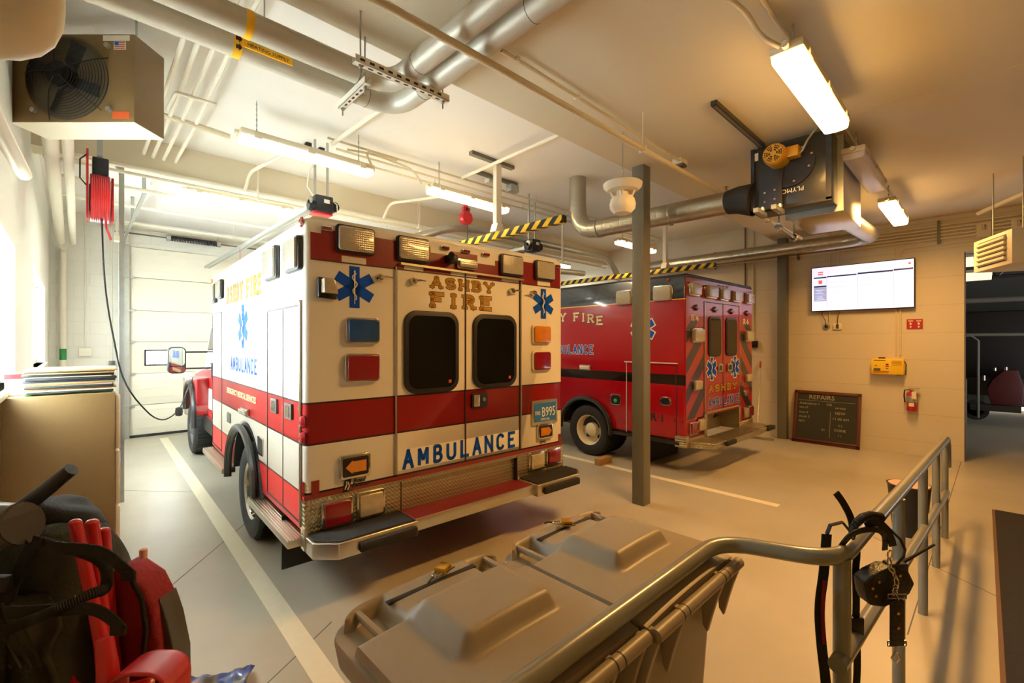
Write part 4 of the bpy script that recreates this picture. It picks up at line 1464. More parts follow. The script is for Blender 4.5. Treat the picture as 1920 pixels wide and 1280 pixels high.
pipe('flex_conduit', 'cream flexible conduit looping up from the end of the pale lamp', 'conduit', [(2.27, 4.44, 3.46), (2.20, 4.5, 3.66), (2.35, 4.55, 3.69), (2.6, 4.55, 3.69)], .012, bend=.15)
pipe('flex_conduit', 'cream flexible conduit curling down to the nearest lit lamp', 'conduit', [(2.45, .92, 3.44), (2.62, .88, 3.42), (2.72, .86, 3.34), (2.80, .78, 3.28)], .014, bend=.1)
pipe('ceiling_pipe', 'thin rail on the lower ceiling above the nearest lit lamp', 'conduit', [(2.2, .80, 3.44), (8.4, .80, 3.44)], .012)

# brass valve group at the top left
t = thing('valve_group', 'brass valves and fittings with a green handle at the top left', 'valves', (.42, 2.75, 3.42))
MB().tube([(-.25, -.25, .10), (-.08, -.12, .03), (0, 0, 0), (.10, .12, -.01), (.16, .22, -.01)], .014, seg=8).make('copper_pipe', 'copper', t)
for p in ((-.12, -.15, .045), (-.02, -.02, .01), (.06, .08, -.005), (.13, .18, -.01)):
    MB().box(p[0] - .02, p[0] + .02, p[1] - .02, p[1] + .02, p[2] - .02, p[2] + .02, .006).cyl((p[0], p[1], p[2]), (p[0], p[1], p[2] + .06), .008, seg=8).make('valve_body', 'copper', t)
MB().cyl((.02, .02, -.05), (.02, .02, -.02), .025).make('handle', 'green', t)

# galvanised exhaust duct from ceiling to the blower
t = thing('spiral_duct', 'galvanised spiral duct rising from the blower through the upper ceiling', 'duct', (4.70, 3.65, 3.08))
MB().tube([(0, 0, .70), (0, 0, 0), (-.13, -1.93, -.07)], .108, seg=28, bend=.32).make('duct', 'duct', t)
MB().cyl((0, 0, .26), (0, 0, .31), .112, seg=28).cyl((-.022, -.33, -.015), (-.025, -.37, -.016), .113, seg=28).make('collar', 'galv', t)
MB().tube([(-.13, -1.93, -.07), (-.14, -2.02, -.07), (-.15, -2.17, -.10)], [.112, .125, .15], seg=24).make('rubber_reducer', 'rubber', t)
t = thing('exhaust_blower', 'black exhaust blower housing with gold motor hung under the ceiling', 'blower', (4.5, .88, 2.84))
MB().box(0, .26, 0, .60, 0, .585, .006).make('housing', 'blacksteel', t)
MB().box(-.012, 0, -.01, .03, 0, .585).box(-.012, 0, -.01, .61, -.01, .02).box(-.012, 0, .58, .61, -.01, .585).make('flange', 'black', t)
MB().cyl((-.02, .29, .36), (0, .29, .36), .19, seg=32).make('motor_plate', 'black', t)
MB().prism([(.34, .0), (.54, .0), (.52, .22), (.53, .34), (.33, .34), (.35, .2)], 'x', -.045, -.012, .004).make('bracket_plate', 'black', t)
mo = MB().lathe([(.001, -.20), (.075, -.20), (.088, -.185), (.092, -.15), (.088, -.02), (.088, 0)], (0, .37, .43), 'x', 32).make('motor', 'goldmotor', t)
m = MB()
for k in range(6):
    for rr_ in (.03, .048, .064):
        for dd in (-.28, 0, .28):
            a = k * PI / 3 + dd * (.9 if rr_ > .04 else .5)
            m.cyl((-.2015, .37 + rr_ * math.cos(a), .43 + rr_ * math.sin(a)), (-.199, .37 + rr_ * math.cos(a), .43 + rr_ * math.sin(a)), .0065, seg=6)
m.make('fan_grille_holes', 'bindark', mo)
MB().box(-.13, -.03, .20, .31, .39, .48, .008).make('terminal_box', 'goldmotor', mo)
pr = MB()
for (y, z) in ((.40, .16), (.48, .15), (.40, .08), (.48, .07), (.14, .30), (.19, .47), (.12, .40), (.25, .20)):
    pr.cyl((-.055, y, z), (-.02, y, z), .010, seg=8)
pr.make('bolts', 'chrome', t)
for y in (.50, .36):
    m = MB().box(-.22, .02, y - .02, y + .02, -.05, -.012).cyl((-.05, y, -.06), (-.05, y, .03), .010, seg=8).cyl((-.05, y, -.005), (-.05, y, .02), .022, seg=8)
    m.make('mounting_foot', 'galv', t)
text('PLYMOVENT', .055, 'paper', 'lettering', t, (-.013, .185, .155), (90, 180, -90), sx=1.0, align='LEFT')
MB().box(-.014, -.011, .545, .575, .47, .54).make('rating_label', 'paper', t)
MB().tube([(-.06, .24, .40), (-.10, .18, .42), (-.10, .14, .50), (-.06, .08, .60), (0, .02, .61)], .009, seg=8).make('cable', 'galv', t)
for n_, (p0, p1) in enumerate((((3.44, 1.40, ZN - .035), (4.52, 1.40, ZN - .035)),)):
    t = thing('blower_strut', 'dark slotted strut on the ceiling leading to the blower', 'strut', p0)
    MB().box(0, p1[0] - p0[0], -.022, .022, 0, .035).make('channel', 'blacksteel', t)
    MB().box(.02, p1[0] - p0[0], -.011, .011, -.002, .001).make('slot', 'grey_steel', t)
t = thing('galvanised_plenum', 'galvanised sheet metal plenum box behind the black blower', 'duct box', (4.77, .85, 2.80))
MB().box(0, .86, 0, .42, 0, .64, .003).make('box', 'alu', t)
MB().box(-.006, .03, -.012, .43, -.008, .65).make('flange', 'galv', t)
pipe('flex_duct', 'corrugated elbow and round duct running along the right wall', 'duct', [(5.63, 1.07, 3.0), (8.55, 1.13, 3.22), (8.62, 4.9, 3.22)], .105, 'duct', bend=.45, seg=24)
t = thing('hanging_bracket', 'chrome clamp bracket hanging under the plenum', 'bracket', (4.85, 1.36, 2.76))
MB().cyl((0, 0, 0), (.55, 0, -.02), .014).make('bar', 'galv', t)
MB().cyl((0, 0, -.05), (0, 0, ZN - 2.76), .008).make('rod', 'galv', t)
MB().cyl((.5, 0, -.07), (.5, 0, ZN - 2.76), .008).make('rod', 'galv', t)
MB().cyl((-.03, 0, 0), (.02, 0, 0), .03).cyl((.48, 0, -.02), (.53, 0, -.02), .03).make('clamp', 'chrome', t)

# hanging siren / heat bulb
t = thing('hanging_horn', 'white bell shaped horn hanging on a chain beside the column', 'horn', (3.39, 2.15, 2.75))
MB().lathe([(.001, 0), (.07, .01), (.105, .05), (.11, .09), (.10, .13), (.085, .15), (.001, .16)], seg=32).make('bulb', 'white', t)
MB().lathe([(.085, .20), (.13, .205), (.16, .235), (.165, .262), (.155, .27), (.03, .285), (.02, .30), (.001, .30)], seg=36).make('collar', 'white', t)
m = MB()
for a in range(4):
    c, s_ = math.cos(a * PI / 2 + .5), math.sin(a * PI / 2 + .5)
    m.tube([(c * .07, s_ * .07, .14), (c * .10, s_ * .10, .21)], .012, seg=6)
m.cyl((0, 0, .12), (0, 0, .22), .05)
m.make('struts', 'white', t)
m = MB()
for k in range(15):
    dx, dy = (.005, .002) if k % 2 else (.002, .005)
    m.box(-dx, dx, -dy, dy, .30 + k * .0275, .335 + k * .0275)
m.make('chain', 'galv', t)

# extraction rails with hazard stripes
for (x, y0, y1, yh, lab) in ((3.57, 2.95, 6.3, 3.95, 'yellow and black striped rail hanging above the white ambulance'), (7.42, 3.0, 7.4, 3.85, 'yellow and black striped rail hanging above the red ambulance')):
    t = thing('striped_rail', lab, 'exhaust rail', (x, y0, 2.90), 0, 'hazard striped extraction rails')
    MB().box(-.035, .035, 0, y1 - y0, -.035, .045, .004).make('rail', 'hazard', t)
    MB().box(-.03, .03, -.012, 0, -.03, .04).make('end_cap', 'black', t)
    MB().box(-.04, .04, yh - y0 - .03, yh - y0 + .03, .05, ZC - 2.9).prism([(-.07, .045), (.07, .045), (.04, .14), (-.04, .14)], 'y', yh - y0 - .05, yh - y0 + .05).make('hanger', 'white', t)
    MB().box(-.40, .25, yh - y0 - .03, yh - y0 + .03, ZC - 2.94, ZC - 2.9).make('ceiling_strut', 'grey_steel', t)
t = thing('spring_reel', 'red round balancer reel hanging above the white ambulance roof', 'reel', (4.10, 5.22, 3.46))
MB().lathe([(.001, -.05), (.09, -.05), (.10, -.03), (.10, .03), (.09, .05), (.001, .05)], (0, 0, 0), 'y', 28).make('drum', 'redplastic', t)
MB().box(-.02, .02, -.03, .03, .08, ZC - 3.46).make('bracket', 'redplastic', t)
MB().box(-.06, .06, -.03, .03, .10, .16, .01).make('housing', 'red', t)
MB().tube([(.03, 0, -.09), (.03, 0, -.4), (.05, .1, -.75)], .006).make('cable', 'black', t)
pipe('exhaust_pipe', 'galvanised bent exhaust pipe behind the red reel', 'duct', [(3.4, 5.5, 3.10), (4.0, 5.45, 3.36), (4.6, 5.4, 3.40), (8.0, 5.4, 3.40), (8.4, 5.4, 3.0)], .06, 'galv', bend=.25, seg=16)
pipe('exhaust_pipe', 'galvanised short elbow pipe above the red ambulance roof', 'duct', [(6.3, 5.6, 2.6), (6.3, 5.6, 3.0), (7.4, 5.6, 3.05)], .055, 'galv', bend=.15, seg=14)
pipe('white_hanger_post', 'slim white post hanging beside the lit lamp', 'post', [(5.9, 4.9, ZC), (5.9, 4.9, 3.0)], .02, 'white', seg=6)

# garage door opener motors
for (x, y, z, lab, red_) in ((1.76, 4.85, 3.02, 'black garage door opener motor hanging above left corner of white ambulance', True), (4.62, 4.5, 2.96, 'black twin motor unit hanging behind right roof corner of white ambulance', False)):
    t = thing('door_opener', lab, 'door opener', (x, y, z), 0, 'garage door openers')
    MB().box(.04, .22, -.08, .10, 0, .17, .015).make('motor_box', 'black', t)
    MB().cyl((.05, -.02, .06), (-.02, -.02, .06), .05, seg=20).cyl((.24, -.05, .08), (.24, .06, .08), .055, seg=20).make('motor', 'black', t)
    MB().cyl((-.02, -.05, .10), (.0, -.05, .10), .04).cyl((-.02, .04, .04), (.0, .04, .04), .03).make('pulley', 'galv', t)
    MB().box(.12, .18, -.082, -.079, .09, .13).make('rating_label', 'paper', t)
    MB().box(.05, .07, 0, .02, .17, ZC - z).box(.18, .20, 0, .02, .17, ZC - z).make('hanger', 'galv', t)
    MB().box(-.01, .035, .05, 5.2, .02, .06).box(.055, .075, .05, 5.2, .02, .05).make('rail', 'galv', t)
    if red_:
        MB().box(.02, .22, -.06, .08, -.025, 0, .006).make('base_plate', 'redplastic', t)
        MB().tube([(.20, -.05, .15), (.26, -.07, .10), (.27, -.06, .0), (.22, -.05, -.02)], .005).tube([(.04, 0, .17), (-.02, 0, .25), (.0, 0, .42), (.08, 0, .55)], .009).make('cable', 'white', t)
        MB().cyl((-.03, 2.6, .02), (-.03, 2.6, -.35), .003, seg=5).make('release_cord', 'red', t)
t = thing('ceiling_socket', 'twin black sockets on the upper ceiling above the door opener', 'socket', (1.80, 5.0, ZC))
MB().box(-.03, .03, -.03, .03, -.05, 0, .005).make('socket', 'black', t)
MB().box(.12, .18, .0, .06, -.05, 0, .005).make('socket', 'black', t)
t = thing('junction_box', 'small white box on the upper ceiling behind the lit lamp', 'junction box', (3.9, 4.45, ZC))
MB().box(-.06, .06, -.05, .05, -.06, 0, .008).make('box', 'white', t)
MB().tube([(.05, 0, -.05), (.14, 0, -.10), (.16, 0, -.16), (.10, 0, -.20), (.02, 0, -.18)], .010, seg=6).make('cable', 'white', t)
t = thing('wall_panel_bracket', 'grey steel strut bracket on the ceiling behind the white lamp', 'bracket', (3.55, 4.3, ZC - .05))
MB().box(0, .7, 0, .04, 0, .04).make('channel', 'grey_steel', t)
MB().box(.55, .70, -.03, .07, -.09, .0, .006).make('box', 'galv', t)

# unit heater with fan, set at an angle over the left wall
t = thing('unit_heater', 'beige unit heater with black wire fan guard hung at the top left', 'heater', (2.9 * .694 - 2.806 * .72, 2.9 * .72 + 2.806 * .694, 3.06), -43.95)
MB().box(-.40, .40, 0, .25, 0, .56, .006).make('cabinet', 'tan', t)
MB().box(-.398, .398, .003, .247, -.003, .0).make('bottom_panel', 'white', t)
g = MB()
for k in range(1, 20):
    r_ = .262 * k / 19
    zz = -.075 * (1 - (k / 19) ** 2) - .012
    g.tube([(-.02 + r_ * math.cos(2 * PI * i / 36), zz, .27 + r_ * math.sin(2 * PI * i / 36)) for i in range(36)], .0017, seg=4, closed=True)
for a in range(5):
    c, s_ = math.cos(a * 2 * PI / 5 + .5), math.sin(a * 2 * PI / 5 + .5)
    g.tube([(-.02 + c * .262 * f, -.075 * (1 - f * f) - .014, .27 + s_ * .262 * f) for f in (.1, .3, .5, .7, .85, 1.0, 1.12)], .0028, seg=5)
g.make('fan_guard', 'black', t)
MB().cyl((-.02, -.004, .27), (-.02, .0, .27), .256, seg=40).make('fan_opening', 'opening', t)
g = MB()
for a in range(4):
    mt = Matrix.Translation((-.02, -.02, .27)) @ Matrix.Rotation(a * PI / 2 + .4, 4, 'Y') @ Matrix.Rotation(.5, 4, 'X')
    g.prism([(.05, -.03), (.22, -.08), (.235, .04), (.05, .03)], 'y', -.002, .002, mtx=mt)
g.make('fan_blades', 'black', t)
MB().cyl((-.02, -.075, .27), (-.02, -.01, .27), .075, seg=24).make('motor', 'black', t)
for (x, z) in ((.235, .48), (.245, .075), (-.235, .07), (-.24, .48)):
    MB().cyl((x, -.02, z), (x, 0, z), .016, seg=12).make('guard_mount', 'galv', t)
MB().box(.26, .37, -.002, 0, .02, .065).make('warning_label', 'orange', t)
f = MB().box(.27, .345, -.002, 0, .46, .51).make('flag_sticker', 'paper', t)
m = MB()
for k in range(4):
    m.box(.275, .34, -.003, -.002, .464 + k * .012, .470 + k * .012)
m.make('stripes', 'red', f)
MB().box(.275, .300, -.0035, -.002, .486, .508).make('canton', 'starblue', f)
MB().box(.20, .37, -.0015, 0, .515, .55).make('paper_label', 'paper', t)
for x in (.33, -.33):
    MB().cyl((x, .1, .56), (x, .1, .72), .006).make('hanging_rod', 'galv', t)
# unit heater at the right, in front of the doorway
t = thing('unit_heater', 'cream louvred unit heater hung in front of the doorway at the right', 'heater', (6.82, -.055, 2.42), 23)
m = MB()
m.box(-.34, .34, -.45, 0, 0, .335, .004)
m.make('cabinet', 'offwhite', t)
MB().box(-.25, .25, 0, .004, .04, .30).make('opening', 'bindark', t)
for k in range(5):
    MB().prism([(.004, .05 + k * .05), (.022, .062 + k * .05), (.022, .085 + k * .05), (.004, .075 + k * .05)], 'x', -.25, .25).make('louvre', 'offwhite', t)
for x in (-.3, .2):
    MB().cyl((x, -.1, .33), (x, -.1, 1.03), .006).make('hanging_rod', 'galv', t)
# white vent pipes at the right edge
pipe('vent_pipe', 'white plastic vent pipe end beside the louvred heater, upper one', 'pipe', [(5.55, -.255, 2.72), (5.6, -.9, 2.72)], .045, 'white', seg=18)
pipe('vent_pipe', 'white plastic vent pipe end beside the louvred heater, lower one', 'pipe', [(5.55, -.255, 2.52), (5.6, -.9, 2.52)], .045, 'white', seg=18)

# large white vent piping in the top left corner
t = thing('vent_pipe', 'thick white plastic vent elbow in the very top left corner', 'pipe', (-.07, 1.58, 2.36))
MB().tube([(-.205, 0, 0), (0, 0, 0), (0, 0, .55), (.02, .02, 1.05)], .056, seg=24, bend=.10).make('elbow', 'white', t)
t = thing('vent_pipe', 'white plastic pipe sloping down beside the left wall under the heater', 'pipe', (-.19, 2.0, 2.36))
MB().tube([(-.02, -.5, .2), (.0, 0, .0), (.02, 1.2, .10)], .028, seg=18, bend=.3).make('run', 'white', t)
for k, (x, y0, lab) in enumerate(((-.125, 4.2, 'left'), (-.035, 4.4, 'right'))):
    t = thing('drain_pipe', 'white pipe running back along the left wall under the ceiling, %s one' % lab, 'pipe', (x, y0, 3.22))
    MB().tube([(0, 0, 0), (-.02 + .05 * k, 9.9 - y0, 0)], .05 - .014 * k, seg=18).make('run', 'white', t)
    for yy in (.8, 3.2):
        MB().cyl((.0, yy, .03), (.0, yy, ZC - 3.22), .006, seg=8).make('hanger', 'galv', t)
pipe('drain_pipe', 'white pipe going down the back wall in the left corner', 'pipe', [(-.12, 9.95, 3.15), (-.12, 10.2, 3.15), (-.12, 10.2, 0.0)], .04, 'white', bend=.08, seg=16)
t = thing('pipe_label', 'green label wrapped around the corner drain pipe', 'label', (-.12, 10.2, 1.46))
MB().cyl((0, 0, -.08), (0, 0, .10), .0415, seg=16).make('sleeve', 'green', t)
t = thing('wall_box', 'small white electrical box on the back wall left of the garage door', 'electrical box', (.14, YB, 1.5))
MB().box(-.08, .08, -.05, 0, -.07, .07, .012).make('cover', 'white', t)
MB().cyl((0, -.02, .07), (0, -.02, 2.2), .010, seg=8).make('conduit', 'white', t)
t = thing('wall_box', 'small grey keypad beside the garage door track', 'keypad', (.47, YB, 1.30))
MB().box(-.04, .04, -.04, 0, -.07, .05, .006).make('body', 'hazeplastic', t)
MB().cyl((0, -.015, .05), (0, -.015, 2.4), .008, seg=8).make('conduit', 'white', t)

# steel post and hose reel in the back left
t = thing('steel_post', 'galvanised post standing left of the garage door', 'post', (.36, 6.2, 0))
MB().box(-.02, .02, -.003, .003, 0, ZC).box(-.023, -.018, -.02, .02, 0, ZC).make('angle', 'galv', t)
MB().tube([(0, 0, ZC - .35), (-.25, .1, ZC - .05)], .018, seg=4).make('brace', 'galv', t)
MB().cyl((-.06, -.04, 2.72), (-.02, -.04, 2.72), .035).box(-.05, -.03, -.05, -.03, 2.72, 2.9).make('pulley', 'white', t)
t = thing('hose_reel', 'red hose reel hanging above the left corner with red hose wound on it', 'hose reel', (.17, 5.5, 2.72))
MB().box(-.09, -.075, -.10, .10, 0.02, .62).make('frame', 'redplastic', t)
MB().box(.075, .09, -.10, .10, 0.02, .40).make('frame', 'redplastic', t)
m = MB()
for k in range(9):
    m.tube([(-.055 + k * .014, .20 * math.cos(2 * PI * i / 32), .22 + .20 * math.sin(2 * PI * i / 32)) for i in range(32)], .010, seg=6, closed=True)
m.make('wound_hose', 'redplastic', t)
MB().cyl((-.07, 0, .22), (.07, 0, .22), .12, seg=24).make('drum', 'bindark', t)
MB().box(-.05, .06, -.05, .08, .42, .58, .01).make('motor_box', 'black', t)
MB().tube([(-.09, -.15, .55), (-.13, -.15, .5), (-.13, -.12, .35), (-.09, -.1, .3)], .006).make('handle', 'black', t)
MB().tube([(.03, -.15, .1), (.04, -.15, -.06), (.07, -.14, -.16)], .009, seg=8).make('hose_end', 'redplastic', t)
MB().box(-.02, .02, -.02, .02, .60, ZC - 2.72).make('hanger', 'galv', t)
pts = []
A0, A3 = Vector((.18, 5.4, 2.75)), Vector((.97, 6.72, 1.06))
ctl = [Vector((.18, 5.4, 2.75)), Vector((.20, 5.45, 2.1)), Vector((.33, 5.5, 1.25)), Vector((.60, 5.6, .86)), Vector((.80, 5.9, .92)), Vector((.93, 6.3, 1.10)), Vector((1.08, 6.9, 1.22))]
MB().tube([c - ctl[0] for c in ctl], .0065, seg=8, bend=.5).make('cord', 'rubber', None, 'black charging cord drooping from the hose reel to the white ambulance', 'cord', loc=tuple(ctl[0]))
t = thing('cord_connector', 'black plug on the drooping charging cord', 'plug', (.80, 5.88, .93))
MB().lathe([(.001, -.05), (.03, -.04), (.035, .0), (.03, .04), (.001, .05)], seg=14).make('body', 'black', t)

# right wall: conduit rack, screen, signs
t = thing('conduit_rack', 'rack of parallel conduits high on the right wall', 'conduit rack', (XR - .002, .6, 3.2))
for k in range(5):
    MB().cyl((-.03, -1.6, -.06 + k * .048), (-.03, 3.9, -.06 + k * .048), .014, seg=10).make('conduit', 'offwhite', t)
for y in (-.15, 1.6, 3.0):
    MB().box(-.05, 0, y - .015, y + .015, -.13, .20).make('clamp', 'grey_steel', t)
for k, (y, lab) in enumerate(((-.30, 'nearer the doorway edge'), (-.62, 'at the right edge of the picture'))):
    t = thing('pipe_plate', 'square cream plate on conduit rack, ' + lab, 'plate', (XR - .05, y + .3, 3.2))
    MB().box(-.01, 0, -.07, .07, -.11, .09).make('plate', 'offwhite', t)
    MB().lathe([(.02, -.03), (.012, 0), (.02, .03)], (-.03, 0, .02), 'z', 10).make('sprinkler', 'chrome', t)
pipe('sprinkler_pipe', 'cream sprinkler pipe sloping across the top right corner', 'pipe', [(8.2, .05, 3.28), (6.2, -.9, 3.28)], .024, 'offwhite')
pipe('wall_conduit', 'conduit bending down to the screen on the right wall', 'conduit', [(XR - .015, -.4, 3.06), (XR - .015, .86, 3.06), (XR - .015, .86, 2.9)], .010, 'offwhite', bend=.15)
pipe('wall_conduit', 'conduit from ceiling down behind the right end of the screen', 'conduit', [(XR - .015, .92, ZN), (XR - .015, .92, 1.47)], .010, 'offwhite')
pipe('wall_conduit', 'conduit running down to the yellow cabinet', 'conduit', [(XR - .02, .87, 2.2), (XR - .02, .87, 1.47)], .012, 'offwhite')
pipe('wall_conduit', 'conduit above the left end of the screen', 'conduit', [(XR - .015, 1.76, ZN), (XR - .015, 1.76, 2.0)], .012, 'offwhite')
pipe('wall_conduit', 'second conduit above the left end of the screen', 'conduit', [(XR - .015, 1.64, ZN), (XR - .015, 1.64, 2.0)], .010, 'offwhite')
pipe('wall_conduit', 'conduit on the block wall left of the far column, ending in black box', 'conduit', [(XR - .02, 2.92, ZC), (XR - .02, 2.92, 1.70)], .012, 'offwhite')
pipe('wall_conduit', 'thin conduit on the block wall beside the far column', 'conduit', [(XR - .02, 3.06, ZC), (XR - .02, 3.06, 2.0)], .010, 'steel2')
t = thing('wall_socket', 'black socket box on the block wall behind the red ambulance', 'socket', (XR, 2.90, 1.63))
MB().box(-.07, 0, -.06, .06, -.06, .06, .008).make('box', 'black', t)
TVY0, TVY1, TVZ0, TVZ1 = .70, 2.0, 2.168, 2.90
t = thing('wall_screen', 'large lit screen with white status page on the right wall', 'screen', (XR - .09, TVY1, TVZ0))
Wt, Ht = TVY1 - TVY0, TVZ1 - TVZ0
MB().box(.0, .05, -Wt, 0, 0, Ht, .004).make('frame', 'black', t)
MB().box(.05, .09, -Wt * .7, -Wt * .3, .2, .5).make('wall_bracket', 'black', t)
MB().box(-.002, .001, -Wt + .012, -.012, .014, Ht - .012).make('display', 'screen', t)
def scr(y0, y1, z0, z1, m_, n_):
    MB().box(-.0035, -.0015, -Wt * y1, -Wt * y0, Ht * z0, Ht * z1).make(n_, m_, t)
scr(.03, .165, .745, .775, 'navy', 'header_bar')
scr(.17, .47, .755, .785, 'navy', 'header_bar')
scr(.48, .81, .765, .80, 'navy', 'header_bar')
scr(.815, .985, .775, .81, 'navy', 'header_bar')
scr(.03, .165, .545, .58, 'navy', 'header_bar')
scr(.03, .165, .23, .54, 'screengrey', 'side_panel')
for y in (.167, .475, .812):
    scr(y, y + .004, .06, .76, 'screengrey', 'divider')
for k in range(11):
    for y0, y1 in ((.19, .45), (.50, .79), (.83, .97)):
        scr(y0, y0 + (y1 - y0) * random.uniform(.5, 1), .14 + k * .055, .146 + k * .055, 'screengrey', 'text_row') if k % 2 else None
for z in (.83, .875):
    scr(.075, .13, z - .012, z + .018, 'screenred', 'logo_bar')
scr(.08, .12, .62, .70, 'screenred', 'logo_bar')
MB().lathe([(.001, 0), (.016, 0), (.016, .002), (.001, .002)], (-.004, -Wt * .955, Ht * .90), 'x', 20).make('round_badge', 'screenred', t)
for k in range(7):
    scr(.045 + (k % 2) * .02, .15 - (k % 3) * .015, .26 + k * .036, .268 + k * .036, 'screen', 'text_row')
t = thing('wall_socket', 'round grey outlet with black plug under the screen', 'socket', (XR, 1.80, 1.92))
MB().lathe([(.001, -.03), (.045, -.03), (.05, 0)], (0, 0, 0), 'x', 24).make('plate', 'galv', t)
MB().cyl((-.05, 0, .0), (-.03, 0, 0), .022).tube([(-.05, 0, .01), (-.06, .01, .10), (-.05, .05, .18), (-.05, .06, .26)], .005).make('plug', 'black', t)
t = thing('wall_socket', 'cream double outlet under the screen', 'socket', (XR, 1.65, 1.92))
MB().box(-.03, 0, -.055, .055, -.05, .05, .005).make('box', 'paper', t)
MB().box(-.032, -.03, -.02, .02, -.035, .035).make('receptacle', 'hazeplastic', t)
MB().tube([(-.03, 0, .02), (-.05, -.01, .12), (-.04, -.03, .26)], .004).make('cord', 'black', t)
for k, (y, lab) in enumerate(((.755, 'left of the pair'), (.665, 'right of the pair'))):
    t = thing('wall_sign', 'small red extinguisher arrow sign on the right wall, ' + lab, 'sign', (XR, y, 1.93))
    MB().box(-.006, 0, -.045, .045, -.075, .075).make('panel', 'redplastic', t)
    MB().box(-.0075, -.006, -.030, .030, .048, .056).box(-.0075, -.006, -.026, .026, .036, .042).make('sign_text', 'paper', t)
    MB().prism([(-.008, -.01), (.010, -.012), (.012, .018), (-.002, .026), (-.012, .014)], 'x', -.0075, -.006).prism([(-.014, -.03), (.014, -.03), (0, -.06)], 'x', -.0075, -.006).make('pictogram', 'paper', t)
t = thing('yellow_cabinet', 'yellow box with black handle mounted on the right wall', 'equipment box', (XR, 1.01, 1.18))
MB().box(-.14, 0, -.19, .19, 0, .235, .008).make('case', 'yellow', t)
MB().box(-.09, -.05, .03, .11, .235, .255, .004).make('handle', 'black', t)
MB().box(-.142, -.139, .08, .16, .05, .09).make('label', 'steel2', t)
MB().box(-.142, -.139, -.02, .17, .022, .030).box(-.142, -.139, -.02, .17, .038, .046).box(-.142, -.139, -.02, .02, .115, .13).make('label', 'red', t)
MB().box(-.142, -.139, -.015, .015, .08, .095).box(-.142, -.139, .12, .145, .12, .135).make('label', 'green', t)
MB().box(-.142, -.139, -.015, .015, .14, .16).box(-.142, -.139, .02, .16, .205, .212).box(-.142, -.139, -.17, -.05, .20, .206).box(-.142, -.139, -.17, -.05, .18, .185).box(-.142, -.139, -.17, -.05, .16, .165).box(-.142, -.139, -.17, -.05, .14, .145).make('label', 'vdark', t)
MB().tube([(-.05, -.19, .2), (-.06, -.21, .15), (-.05, -.20, .0), (-.05, -.1, -.01)], .006).make('cord', 'black', t)
t = thing('fire_extinguisher', 'red fire extinguisher with paper tag on the right wall', 'fire extinguisher', (XR - .08, .735, .655))
MB().lathe([(.001, 0), (.055, 0), (.062, .015), (.062, .24), (.05, .275), (.02, .29), (.02, .30), (.001, .30)], seg=28).make('cylinder', 'redplastic', t)
MB().box(-.035, .015, -.02, .02, .30, .325, .004).box(-.03, .02, -.085, .03, .325, .34, .003).make('valve_lever', 'galv', t)
MB().tube([(0, .02, .31), (-.01, .08, .30), (-.02, .085, .22), (-.02, .075, .12)], .009).make('hose', 'black', t)
MB().box(-.068, -.060, -.055, -.005, .18, .29).make('inspection_tag', 'paper', t)
MB().lathe([(.0635, .13), (.0635, .22)], seg=28, cap=False).make('label_band', 'galv', t)
MB().box(-.067, -.060, -.03, .03, .07, .12).make('label', 'paper', t)
MB().box(.055, .08, -.03, .03, .1, .28).make('bracket', 'steel2', t)
# blackboard leaning at the wall
t = thing('chalkboard', 'framed blackboard with chalk writing leaning against the right wall', 'chalkboard', (XR - .22, 1.79, 0), -90)
lean = rad(-12.5)
Mt = Matrix.Rotation(lean, 4, 'X')
bw_, bh_ = .46, .87
t.rotation_euler = (0, 0, rad(-90))
m = MB()
for a in ((-bw_, bw_, 0, .07), (-bw_, bw_, bh_ - .05, bh_), (-bw_, -bw_ + .05, 0, bh_), (bw_ - .05, bw_, 0, bh_)):
    m.box(a[0], a[1], -.012, .012, a[2], a[3], .004, mtx=Mt)
m.make('frame', 'wood', t)
MB().box(-bw_ + .02, bw_ - .02, 0, .008, .02, bh_ - .02, mtx=Mt).make('slate', 'chalk', t)
MB().box(-bw_, bw_, -.035, -.01, .045, .058, mtx=Mt).make('chalk_tray', 'wood', t)
def chalk(s, x, z, size, al='LEFT'):
    p = Mt @ Vector((x, -.002, z))
    text(s, size, 'chalkw', 'chalk_text', t, p, (90 + math.degrees(lean), 0, 0), ext=.0003, align=al)
chalk('REPAIRS', -.25, .735, .10)
chalk('Ambulance 1', -.38, .64, .055)
chalk('OK', 0, .64, .055)
chalk('out of', -.38, .575, .05)
chalk('service', .12, .60, .05)
chalk('tires 4', -.38, .49, .05)
chalk('NEW', .12, .51, .06)
chalk('check 2', -.38, .42, .05)
chalk('11 00 AM', .09, .42, .055)
chalk('lights', -.38, .35, .045)
chalk('4 2', .17, .32, .045)
chalk('01', -.05, .23, .05)
chalk('DONE', .12, .24, .055)
chalk('1 1', .17, .16, .045)
MB().box(-.40, .38, -.0035, -.002, .705, .709, mtx=Mt).box(.06, .064, -.0035, -.002, .12, .55, mtx=Mt).make('chalk_line', 'chalkw', t)
# brush with red grip leaning near the red ambulance
t = thing('long_handle_brush', 'long steel handled squeegee with red grip leaning on the block wall', 'squeegee', (8.5, 2.72, 0))
MB().cyl((0, 0, .02), (.36, .06, 1.22), .010, seg=8).make('handle', 'alu', t)
MB().cyl((.36, .06, 1.20), (.39, .065, 1.32), .016, seg=10).make('grip', 'redplastic', t)
MB().box(-.04, .04, -.25, .25, .0, .035, .004).make('head', 'alu', t)

